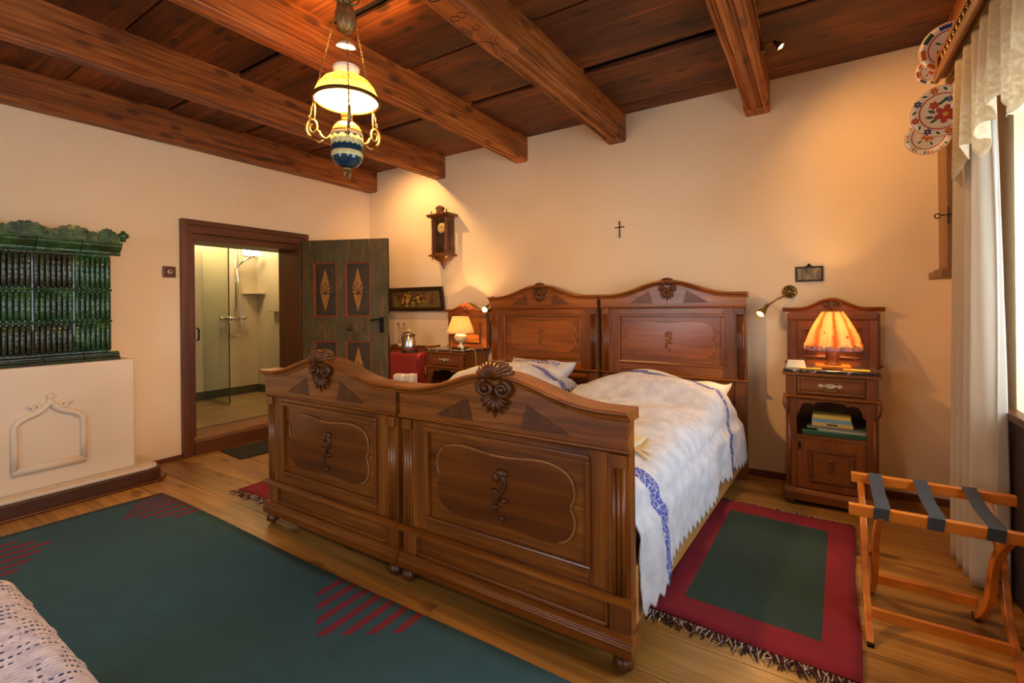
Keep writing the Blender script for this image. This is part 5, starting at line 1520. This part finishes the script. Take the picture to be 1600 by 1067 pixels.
rod = tag(MB().tube([(0.60, 1.5, 2.525), (0.60, 3.36, 2.525)], 0.009, 10).build('curtain_rod', M['brass']), 'thin brass curtain rod half hidden by the lace valance', 'curtain rod')
pr = thing('plate_rail', 'carved wooden plate rail with small turned balusters above the window', 'plate rail', (0, 0, 0))
M['railw'] = wood('plate_rail_wood', '3a1e0a', '84501e', 'a8702e', 'y', 0.4, 0.08, rnd=False)
MB().box(0.56, 0.768, 1.2, 3.42, 2.555, 2.58).build('shelf', M['railw'], pr, bevel=0.004)
MB().box(0.745, 0.768, 1.2, 3.59, 2.42, 2.80).build('back_board', M['railw'], pr, bevel=0.003)
MB().box(0.565, 0.59, 1.2, 3.40, 2.655, 2.68).build('rail_bar', M['railw'], pr, bevel=0.005)
MB().box(0.552, 0.572, 1.2, 3.42, 2.53, 2.585).build('front_moulding', M['railw'], pr, bevel=0.007)
MB().box(0.56, 0.60, 3.385, 3.42, 2.58, 2.70).build('end_post', M['railw'], pr, bevel=0.005)
src = None
for k in range(22):
    y = 3.33 - 0.062 * k
    if src is None:
        src = MB().lathe([(0, 0), (0.012, 0), (0.012, 0.006), (0.006, 0.012), (0.013, 0.028), (0.011, 0.04), (0.005, 0.052), (0.010, 0.062), (0.007, 0.07), (0.011, 0.076), (0, 0.076)], 12).build('baluster', plain('gilded_baluster', '8a5a1c', 0.3, 0.2), pr); b_ = src
    else: b_ = inst(src, 'baluster', pr)
    b_.location = (0.578, y, 2.579)
# corner casing with iron latch
cs = thing('corner_casing', 'narrow brown wooden casing in the corner beside the curtain, iron latch on it', 'casing', (0, 0, 0))
M['cas'] = wood('casing_wood', '4a2a14', '8a6038', 'a87c50', 'z', 0.5, 0.1, rnd=False)
MB().box(0.634, 0.768, 3.60, 3.62, 1.545, 2.62).build('front_board', M['cas'], cs, bevel=0.003)
MB().box(0.655, 0.768, 3.62, 3.95, 1.53, 2.62).build('carcass', M['cas'], cs, bevel=0.003)
MB().box(0.684, 0.70, 3.588, 3.604, 1.56, 2.40).build('dark_edge', M['frame'], cs, bevel=0.002)
MB().box(0.606, 0.768, 3.575, 3.96, 1.485, 1.53).build('sill_board', M['cas'], cs, bevel=0.006)
MB().box(0.63, 0.768, 3.59, 3.96, 1.529, 1.546).build('sill_moulding', M['cas'], cs, bevel=0.004)
MB().tube([(0.67, 3.594, 1.845), (0.635, 3.592, 1.84), (0.605, 3.59, 1.838)] + [(0.592 + 0.013 * math.cos(a), 3.59, 1.836 + 0.013 * math.sin(a)) for a in [k * 2 * PI / 12 for k in range(0, 12)]], 0.0032, 6).build('latch_ring', M['iron'], cs)
MB().tube([(0.638, 3.592, 1.79), (0.638, 3.592, 1.885)], 0.003, 6).build('latch_bar', M['iron'], cs)

# painted plates
PC = dict(body=plain('plate_glaze', 'f4ead8', 0.15), red=plain('plate_red', 'b8301a', 0.2), orange=plain('plate_orange', 'd06a24', 0.2), blue=plain('plate_blue', '34488a', 0.2), green=plain('plate_green', '2e5a34', 0.2), yellow=plain('plate_yellow', 'd8a83a', 0.2))
pk = list(PC); pmats = [PC[k] for k in pk]
def plate(label, loc, R, normal, seed, centre, spin=0.0):
    """plate built round its own axis (local z points to the viewer)"""
    p = thing('painted_plate', label, 'plate', loc, 0, 'painted folk plates beside the window')
    nrm = Vector(normal).normalized()
    p.rotation_euler = nrm.to_track_quat('Z', 'Y').to_euler()
    prof = [(0, -0.002), (0.55 * R, -0.002), (0.64 * R, 0.006), (0.72 * R, 0.013), (R, 0.022), (R, 0.026), (0.99 * R, 0.0275), (0.73 * R, 0.018), (0.64 * R, 0.011), (0.55 * R, 0.003), (0, 0.003)]
    MB().lathe(prof, 48).build('dish', PC['body'], p)
    def h(r):
        r /= R
        if r < 0.55: return 0.003
        if r < 0.64: return 0.003 + 0.008 * (r - 0.55) / 0.09
        if r < 0.73: return 0.011 + 0.007 * (r - 0.64) / 0.09
        return 0.018 + 0.0095 * (r - 0.73) / 0.26
    mb = MB(); lift = [0.0005]
    def dab(cx, cy, rx, ry, ang_, col, n=10):
        mb.cur = pk.index(col); lift[0] += 0.000015
        pts = []
        for k in range(n):
            a = 2 * PI * k / n
            x_, y_ = rx * math.cos(a), ry * math.sin(a)
            X_, Y_ = cx + x_ * math.cos(ang_) - y_ * math.sin(ang_), cy + x_ * math.sin(ang_) + y_ * math.cos(ang_)
            r = math.hypot(X_, Y_)
            if r > 0.985 * R: X_, Y_ = X_ * 0.985 * R / r, Y_ * 0.985 * R / r; r = 0.985 * R
            pts.append((X_, Y_, h(r) + lift[0]))
        mb.add(pts, [tuple(range(n))])
    def ring(r0, r1, col):
        mb.cur = pk.index(col)
        n = 64
        v = []
        for k in range(n):
            a = 2 * PI * k / n
            v += [(r0 * math.cos(a), r0 * math.sin(a), h(r0) + 0.0006), (r1 * math.cos(a), r1 * math.sin(a), h(r1) + 0.0006)]
        mb.add(v, [(2 * k, 2 * k + 1, (2 * k + 3) % (2 * n), (2 * k + 2) % (2 * n)) for k in range(n)])
    def flower(cx, cy, s, col, mid, n=6):
        for k in range(n):
            a = 2 * PI * k / n + 0.3
            dab(cx + 0.6 * s * math.cos(a), cy + 0.6 * s * math.sin(a), 0.42 * s, 0.30 * s, a, col)
        dab(cx, cy, 0.26 * s, 0.26 * s, 0, mid)
    def leaf(cx, cy, s, a, col='green'): dab(cx, cy, s, 0.42 * s, a, col)
    rr = random.Random(seed)
    ring(0.965 * R, 0.985 * R, 'orange'); ring(0.66 * R, 0.70 * R, 'red')
    n = 8
    for k in range(n):
        a = 2 * PI * k / n + spin
        cx, cy = 0.84 * R * math.cos(a), 0.84 * R * math.sin(a)
        if centre == 'leafy':
            for q in (-0.16, 0.0, 0.16): leaf(0.86 * R * math.cos(a + q), 0.86 * R * math.sin(a + q), 0.09 * R, a + q, ['orange', 'yellow', 'green'][(k + int(q * 10)) % 3])
        elif centre == 'petal':
            for q in (-0.2, -0.1, 0, 0.1, 0.2): leaf(0.85 * R * math.cos(a + q), 0.85 * R * math.sin(a + q), 0.11 * R, a + q, ['orange', 'blue', 'green', 'orange'][k % 4])
        else:
            flower(cx, cy, 0.14 * R, ['red', 'blue', 'orange', 'blue'][k % 4], 'yellow')
            b = a + PI / n
            leaf(0.84 * R * math.cos(b), 0.84 * R * math.sin(b), 0.09 * R, b + 0.8)
    if centre == 'big':
        flower(0.12 * R, -0.12 * R, 0.36 * R, 'red', 'yellow')
        flower(-0.22 * R, 0.28 * R, 0.17 * R, 'red', 'orange'); flower(0.25 * R, 0.42 * R, 0.12 * R, 'blue', 'yellow')
        for (x_, y_, a) in ((0.0, 0.34, 0.7), (-0.3, 0.05, 2.6), (-0.36, -0.16, 2.9), (-0.24, -0.32, 3.6), (0.1, 0.42, 0.9)): leaf(x_ * R, y_ * R, 0.13 * R, a)
    else:
        flower(0, 0, 0.3 * R, 'orange', 'yellow')
        for k in range(5): leaf(0.42 * R * math.cos(k * 1.256), 0.42 * R * math.sin(k * 1.256), 0.11 * R, k * 1.256)
    mb.build('painted_flowers', pmats, p, kind='stuff')
    MB().tube([(0.35 * R * math.cos(2 * PI * k / 24), 0.35 * R * math.sin(2 * PI * k / 24), -0.004) for k in range(24)], 0.004, 6, closed=True).build('foot_ring', PC['body'], p)
    return p
vd = lambda p: (-p[0] * 0.8 - 0.05, -p[1], (CAM_H - p[2]) * 0.6)
for (lab, c, R, sd, kind, sp_) in (('large round plate with big red flower, frontmost of the painted plates', (0.588, 3.44, 2.385), 0.135, 1, 'big', 0.25),
                                   ('fluted plate with orange leaf rim peeping out below the big red-flowered plate', (0.545, 3.53, 2.285), 0.105, 2, 'leafy', 0.0),
                                   ('plate with red fan rim and green leaves, topmost on the plate rail', (0.625, 3.465, 2.735), 0.125, 3, 'petal', 0.9),
                                   ('small plate with an orange petal rim behind the topmost plate', (0.572, 3.56, 2.66), 0.075, 4, 'petal', 0.1)):
    plate(lab, c, R, vd(c), sd, kind, sp_)

# ------------------------------------------------------------------ small spotlights on the beams
def spotlight(label, loc, side, head, aim, power, size=100):
    s = thing('ceiling_spotlight', label, 'spotlight', loc, 0, 'brass ceiling spotlights')
    MB().box(min(0, side * 0.02), max(0, side * 0.02), -0.02, 0.02, -0.03, 0.03).build('mount', M['brass'], s, bevel=0.004)
    h = Vector(head); d = (Vector(aim) - Vector(loc) - h).normalized()
    MB().tube([(side * 0.015, 0, 0.0), (side * 0.045, 0, 0.012), tuple(h - d * 0.03)], 0.005, 8).build('arm', M['brass'], s)
    q = Matrix.Translation(h) @ d.to_track_quat('Z', 'Y').to_matrix().to_4x4()
    mb = MB().lathe([(0, -0.04), (0.012, -0.038), (0.014, -0.015), (0.026, 0.012), (0.028, 0.02), (0.024, 0.018)], 18); mb.xform(q); mb.build('reflector', M['brass'], s)
    mb = MB().lathe([(0, 0.026), (0.010, 0.024), (0.016, 0.012), (0.012, 0.0), (0, -0.008)], 14); mb.xform(q); mb.build('bulb', glow('spot_bulb', 'ffc870', 40), s)
    l = bpy.data.lights.new('spot_beam', 'SPOT'); l.energy = power; l.color = WARM; l.spot_size = math.radians(size); l.spot_blend = 0.9; l.shadow_soft_size = 0.02
    o = bpy.data.objects.new('spot_beam', l); COL.objects.link(o); o.parent = s
    o.location = h + d * 0.03; o.rotation_euler = d.to_track_quat('-Z', 'Y').to_euler()
    return s
s1 = spotlight('small brass ceiling spotlight on the right side of the rightmost beam', (-0.281, 3.42, 2.985), 1, (0.10, 0.0, -0.01), (0.62, 3.55, 2.1), 20, 150)
MB().tube([(0.006, 0.0, 0.03), (0.006, -0.2, 0.05), (0.006, -0.9, 0.055)], 0.005, 6).build('supply_cable', M['brass'], s1)
spotlight('small brass ceiling spotlight hidden behind the beam left of the wall clock', (-3.709, 3.42, 2.97), -1, (-0.11, 0.0, -0.005), (-3.95, 4.14, 2.0), 30, 130)

# ------------------------------------------------------------------ hanging paraffin-style lamp
HL = thing('hanging_lamp', 'antique hanging lamp with painted milk glass dome and blue ceramic font', 'hanging lamp', (-2.10, 1.65, 0))
t = NT('milk_glass'); v = t.coord()
sep = t.n('ShaderNodeSeparateXYZ'); t.l(v, sep.inputs[0])
bandm = t.math('MULTIPLY', t.math('GREATER_THAN', sep.outputs[2], 2.50), t.math('LESS_THAN', sep.outputs[2], 2.565))
pat = t.math('GREATER_THAN', t.noise(v, 60, 3, 0.7), 0.5)
c = t.mix(t.math('MULTIPLY', bandm, pat), lin('f6dcaa'), lin('c88a3c'))
df = t.n('ShaderNodeBsdfDiffuse'); tl = t.n('ShaderNodeBsdfTranslucent'); mx = t.n('ShaderNodeMixShader'); mx.inputs[0].default_value = 0.75
gls = t.n('ShaderNodeBsdfGlossy'); gls.inputs['Roughness'].default_value = 0.12; m3 = t.n('ShaderNodeMixShader'); m3.inputs[0].default_value = 0.05
t.l(c, df.inputs[0]); t.l(c, tl.inputs[0]); t.l(df.outputs[0], mx.inputs[1]); t.l(tl.outputs[0], mx.inputs[2])
t.l(mx.outputs[0], m3.inputs[1]); t.l(gls.outputs[0], m3.inputs[2]); t.l(m3.outputs[0], t.t.nodes['Material Output'].inputs[0])
shd = MB().lathe([(0.055, 2.582), (0.085, 2.574), (0.118, 2.553), (0.145, 2.52), (0.16, 2.485), (0.167, 2.455)], 48).build('glass_dome', t.m, HL)
MB().lathe([(0.051, 2.576), (0.082, 2.569), (0.115, 2.548), (0.141, 2.516), (0.156, 2.482), (0.163, 2.454)], 48).build('dome_lining', translucent('milk_glass_lining', 'faecd0', 0.7), shd)
MB().lathe([(0.162, 2.445), (0.174, 2.442), (0.177, 2.452), (0.174, 2.462), (0.164, 2.462)], 48).build('brass_rim', plain('dark_brass', '6a4c20', 0.4, 0.8), HL)
MB().lathe([(0.054, 2.575), (0.058, 2.59), (0.066, 2.61), (0.07, 2.628), (0.066, 2.632), (0.05, 2.62), (0.046, 2.58)], 32).build('porcelain_collar', M['white'], HL)
bell = MB().lathe([(0.0, 0.026), (0.02, 0.024), (0.042, 0.012), (0.05, -0.004), (0.047, -0.004), (0.036, 0.006), (0, 0.016)], 28).build('smoke_bell', M['white'], HL)
bell.location = (0, 0, 2.745); bell.rotation_euler = (math.radians(8), math.radians(14), 0)
MB().tube([(0, 0, 2.77), (0, 0, 2.83)], 0.004, 6).build('bell_hook', M['brass'], HL)
M['oldbr'] = plain('tarnished_brass', '94794a', 0.42, 0.6, noise=0.3, nscale=30)
mb = MB()
def cwf(u, v):
    a = 2 * PI * u
    pr_ = [(0.004, 2.812), (0.025, 2.822), (0.042, 2.85), (0.05, 2.885), (0.046, 2.925), (0.034, 2.955), (0.028, 2.965), (0.034, 2.975), (0.02, 2.99), (0.008, 3.0)]
    k = v * (len(pr_) - 1); i = min(int(k), len(pr_) - 2); f = k - i
    r = pr_[i][0] + (pr_[i + 1][0] - pr_[i][0]) * f; z = pr_[i][1] + (pr_[i + 1][1] - pr_[i][1]) * f
    r *= 1 + 0.10 * abs(math.cos(a * 6))
    return (r * math.cos(a), r * math.sin(a), z)
MB().grid(cwf, 72, 27).build('counterweight', M['oldbr'], HL)
mb = MB()
for k in range(6):
    a = k * PI / 3
    mb.tube([(0.03 * math.cos(a), 0.03 * math.sin(a), 2.97), (0.06 * math.cos(a), 0.06 * math.sin(a), 2.985), (0.07 * math.cos(a), 0.07 * math.sin(a), 3.01), (0.045 * math.cos(a), 0.045 * math.sin(a), 3.025)], [0.006, 0.007, 0.006, 0.004], 6)
mb.lathe([(0, 3.0), (0.05, 3.01), (0.07, 3.03), (0.075, ZC + 0.0), (0, ZC + 0.0)], 24)
mb.build('ceiling_rose', M['oldbr'], HL)
# font: burner, shoulder, ceramic body with bands
MB().lathe([(0, 2.335), (0.03, 2.335), (0.034, 2.345), (0.026, 2.352), (0.03, 2.362), (0.03, 2.385), (0.022, 2.392), (0, 2.392)], 24).build('burner', M['brass'], HL)
MB().lathe([(0.028, 2.39), (0.034, 2.41), (0.03, 2.44), (0.022, 2.47), (0.02, 2.56)], 20).build('glass_chimney', clear_glass('chimney_glass', (1, 0.97, 0.9, 1), 1.2), HL)
MB().ball((0, 0, 2.46), 0.024, 14, 10, (1, 1, 1.3)).build('bulb', glow('hanging_bulb', 'ffd890', 8), HL)
cb, cy, cc2 = plain('font_blue_glaze', '16384a', 0.12), plain('font_cream_band', 'd8cc8c', 0.2, noise=0.2), plain('font_white_glaze', 'c8b48c', 0.15)
MB().lathe([(0.028, 2.336), (0.05, 2.328), (0.066, 2.312), (0.076, 2.29), (0.082, 2.278), (0.078, 2.27)], 32).build('font_shoulder', plain('font_amber_glaze', 'c08a48', 0.2), HL)
fb = MB().lathe([(0.078, 2.274), (0.08, 2.26), (0.078, 2.16), (0.074, 2.135), (0.06, 2.112), (0.034, 2.10), (0.0, 2.097)], 36).build('font_body', cb, HL)
MB().lathe([(0.079, 2.276), (0.084, 2.27), (0.083, 2.262), (0.079, 2.258)], 36).build('font_ring', cc2, fb)
n = 72; v = []
for k in range(n):
    a = 2 * PI * k / n; up = 2.252 + (0.008 if k % 6 < 3 else 0); dn = 2.212 - 0.006 * (k % 4 < 2)
    v += [(0.0812 * math.cos(a), 0.0812 * math.sin(a), up), (0.0808 * math.cos(a), 0.0808 * math.sin(a), dn)]
MB().add(v, [(2 * k, 2 * k + 1, (2 * k + 3) % (2 * n), (2 * k + 2) % (2 * n)) for k in range(n)], True).build('relief_band', cy, fb, solid=0.003)
MB().lathe([(0.0785, 2.176), (0.081, 2.172), (0.0805, 2.152), (0.0775, 2.148)], 36).build('relief_band', cy, fb)
MB().lathe([(0, 2.098), (0.014, 2.096), (0.02, 2.09), (0.012, 2.082), (0, 2.08)], 16).build('bottom_cap', M['oldbr'], HL)
mb = MB()
for k in range(4):
    a = k * PI / 2
    mb.tube([(0.004 * math.cos(a), 0.004 * math.sin(a), 2.082), (0.022 * math.cos(a), 0.022 * math.sin(a), 2.07), (0.02 * math.cos(a), 0.02 * math.sin(a), 2.05), (0.004 * math.cos(a), 0.004 * math.sin(a), 2.042)], 0.004, 6)
mb.build('pull_ring', M['oldbr'], HL, kind='stuff')
# three scrolled arms carrying chains to the ceiling rose
for k, a in enumerate((math.radians(212), math.radians(-35), math.radians(88))):
    c, s_ = math.cos(a), math.sin(a)
    P_ = lambda r, z, w=0.0: (r * c - w * s_, r * s_ + w * c, z)
    arm = MB()
    arm.tube([P_(0.078, 2.275), P_(0.11, 2.25), P_(0.135, 2.262), P_(0.15, 2.29), P_(0.165, 2.30)], [0.009, 0.007, 0.008, 0.008, 0.006], 8)
    pts = [P_(0.185 + 0.036 * (1 - 0.7 * q / 26) * math.cos(q / 26 * 9.0 - 1.2), 2.315 + 0.052 * (1 - 0.7 * q / 26) * math.sin(q / 26 * 9.0 - 1.2)) for q in range(27)]
    arm.tube(pts, [0.009 - 0.005 * q / 26 for q in range(27)], 8)
    arm.tube([P_(0.12, 2.25), P_(0.15, 2.23), P_(0.17, 2.245)], [0.004, 0.007, 0.002], 6)
    arm.tube([P_(0.175, 2.36), P_(0.172, 2.41), P_(0.174, 2.45)], 0.005, 6)
    ar = arm.build('scroll_arm', M['oldbr'], HL)
    ch = MB()
    top, bot = Vector(P_(0.035, 3.0)), Vector(P_(0.20, 2.372))
    nl = 34
    for q in range(nl):
        p = bot.lerp(top, (q + 0.5) / nl); d = (top - bot).normalized()
        sx_ = d.orthogonal().normalized(); sy_ = d.cross(sx_)
        if q % 2: sx_ = sy_
        L = (top - bot).length / nl * 0.72
        ch.tube([p + d * (L * math.cos(b)) + sx_ * (0.0045 * math.sin(b)) for b in [j * PI / 4 for j in range(8)]], 0.0016, 4, closed=True)
    ch.build('chain', M['oldbr'], ar, kind='stuff')
point(HL, (0, 0, 2.47), 102, (1.0, 0.52, 0.17), 0.09, 'hanging_light')
# ------------------------------------------------------------------ daybed with crocheted cover, lower left corner
db = thing('daybed', 'low wooden daybed under the crocheted cover in the near corner', 'daybed', (0, 0, 0))
DX0, DX1, DY0, DY1 = -2.22, -0.42, -0.55, 0.40
for x in (DX0 + 0.05, DX1 - 0.05):
    for y in (DY0 + 0.05, DY1 - 0.05): MB().box(x - 0.03, x + 0.03, y - 0.03, y + 0.03, 0.0 if y < 0.2 else 0.0, 0.3).build('leg', M['frame'], db, bevel=0.004)
MB().box(DX0, DX1, DY0, DY1, 0.20, 0.30).build('frame', M['frame'], db, bevel=0.006)
MB().box(DX0 + 0.01, DX1 - 0.01, DY0 + 0.01, DY1 - 0.01, 0.30, 0.475).build('mattress', plain('shade_toned_ticking', '5a4a3c', 0.9), db, bevel=0.05, seg=4)  # mattress coloured dark to stand for the shadow seen through the crochet holes
MB().box(DX0 - 0.06, DX0 - 0.02, DY0, 0.36, 0.12, 0.50).build('end_panel', M['rack'], db, bevel=0.01)
# crochet: rows of open holes in a cream net
t = NT('lilac_white_crochet')
uv = t.n('ShaderNodeTexCoord').outputs['UV']
mp = t.n('ShaderNodeMapping'); t.l(uv, mp.inputs['Vector']); mp.inputs['Rotation'].default_value = (0, 0, 0.15)
sep = t.n('ShaderNodeSeparateXYZ'); t.l(mp.outputs[0], sep.inputs[0])
w = t.noise(mp.outputs[0], 5, 3)
rowp = t.math('FRACT', t.math('ADD', t.math('MULTIPLY', sep.outputs[0], 34.0), t.math('MULTIPLY', w, 2.2)))
colp = t.math('FRACT', t.math('MULTIPLY', sep.outputs[1], 66.0))
hr = t.math('LESS_THAN', t.math('ABSOLUTE', t.math('SUBTRACT', rowp, 0.5)), 0.15)
hc = t.math('LESS_THAN', t.math('ABSOLUTE', t.math('SUBTRACT', colp, 0.5)), 0.27)
sel = t.math('GREATER_THAN', t.noise(mp.outputs[0], 14, 2), 0.5)
hole = t.math('MULTIPLY', t.math('MULTIPLY', hr, hc), sel)
tp = t.n('ShaderNodeBsdfTransparent'); mx = t.n('ShaderNodeMixShader')
t.set(Base_Color=t.ramp(t.noise(mp.outputs[0], 30, 3), [(0.35, lin('aeaac4')), (0.7, lin('d2d0e2'))]), Roughness=0.9)
t.bump(t.math('ADD', t.math('MULTIPLY', t.math('SINE', t.math('MULTIPLY', sep.outputs[0], 420.0)), 0.3), t.math('MULTIPLY', t.noise(mp.outputs[0], 130, 2), 2.0)), 0.5, 0.003)
t.l(hole, mx.inputs[0]); t.l(t.b.outputs[0], mx.inputs[1]); t.l(tp.outputs[0], mx.inputs[2]); t.l(mx.outputs[0], t.t.nodes['Material Output'].inputs[0])
def cro(u, v):
    x = DX0 - 0.0 + (DX1 - DX0 + 0.02) * u
    s_ = (1.0 - v) * 1.32
    y, z, r = None, None, 0.07
    flat = DY1 + 0.02 - DY0 - r
    yy = DY0 + 1.32 * v
    lim = DY1 + 0.02 - r
    if yy < lim: y, z = yy, 0.49 + 0.006 * math.sin(9 * x) * math.sin(7 * yy)
    else:
        a = (yy - lim) / r
        if a < PI / 2: y, z = lim + r * math.sin(a), 0.49 - r * (1 - math.cos(a))
        else: y, z = lim + r + 0.012 * math.sin(26 * x), 0.49 - r - (yy - lim - r * PI / 2)
    if v > 0.985: z += 0.01 * math.sin(x * 160)
    return (x, y, z)
o = MB().grid(cro, 150, 90).build('crochet_cover', t.m)
me = o.data; lay = me.uv_layers.new(name='UVMap')
for l in me.loops:
    p = me.vertices[l.vertex_index].co
    lay.data[l.index].uv = (p.x, p.y - (p.z - 0.49))
md = o.modifiers.new('solidify', 'SOLIDIFY'); md.thickness = 0.004
tag(o, 'lilac-white crocheted blanket over the daybed in the near corner', 'blanket')
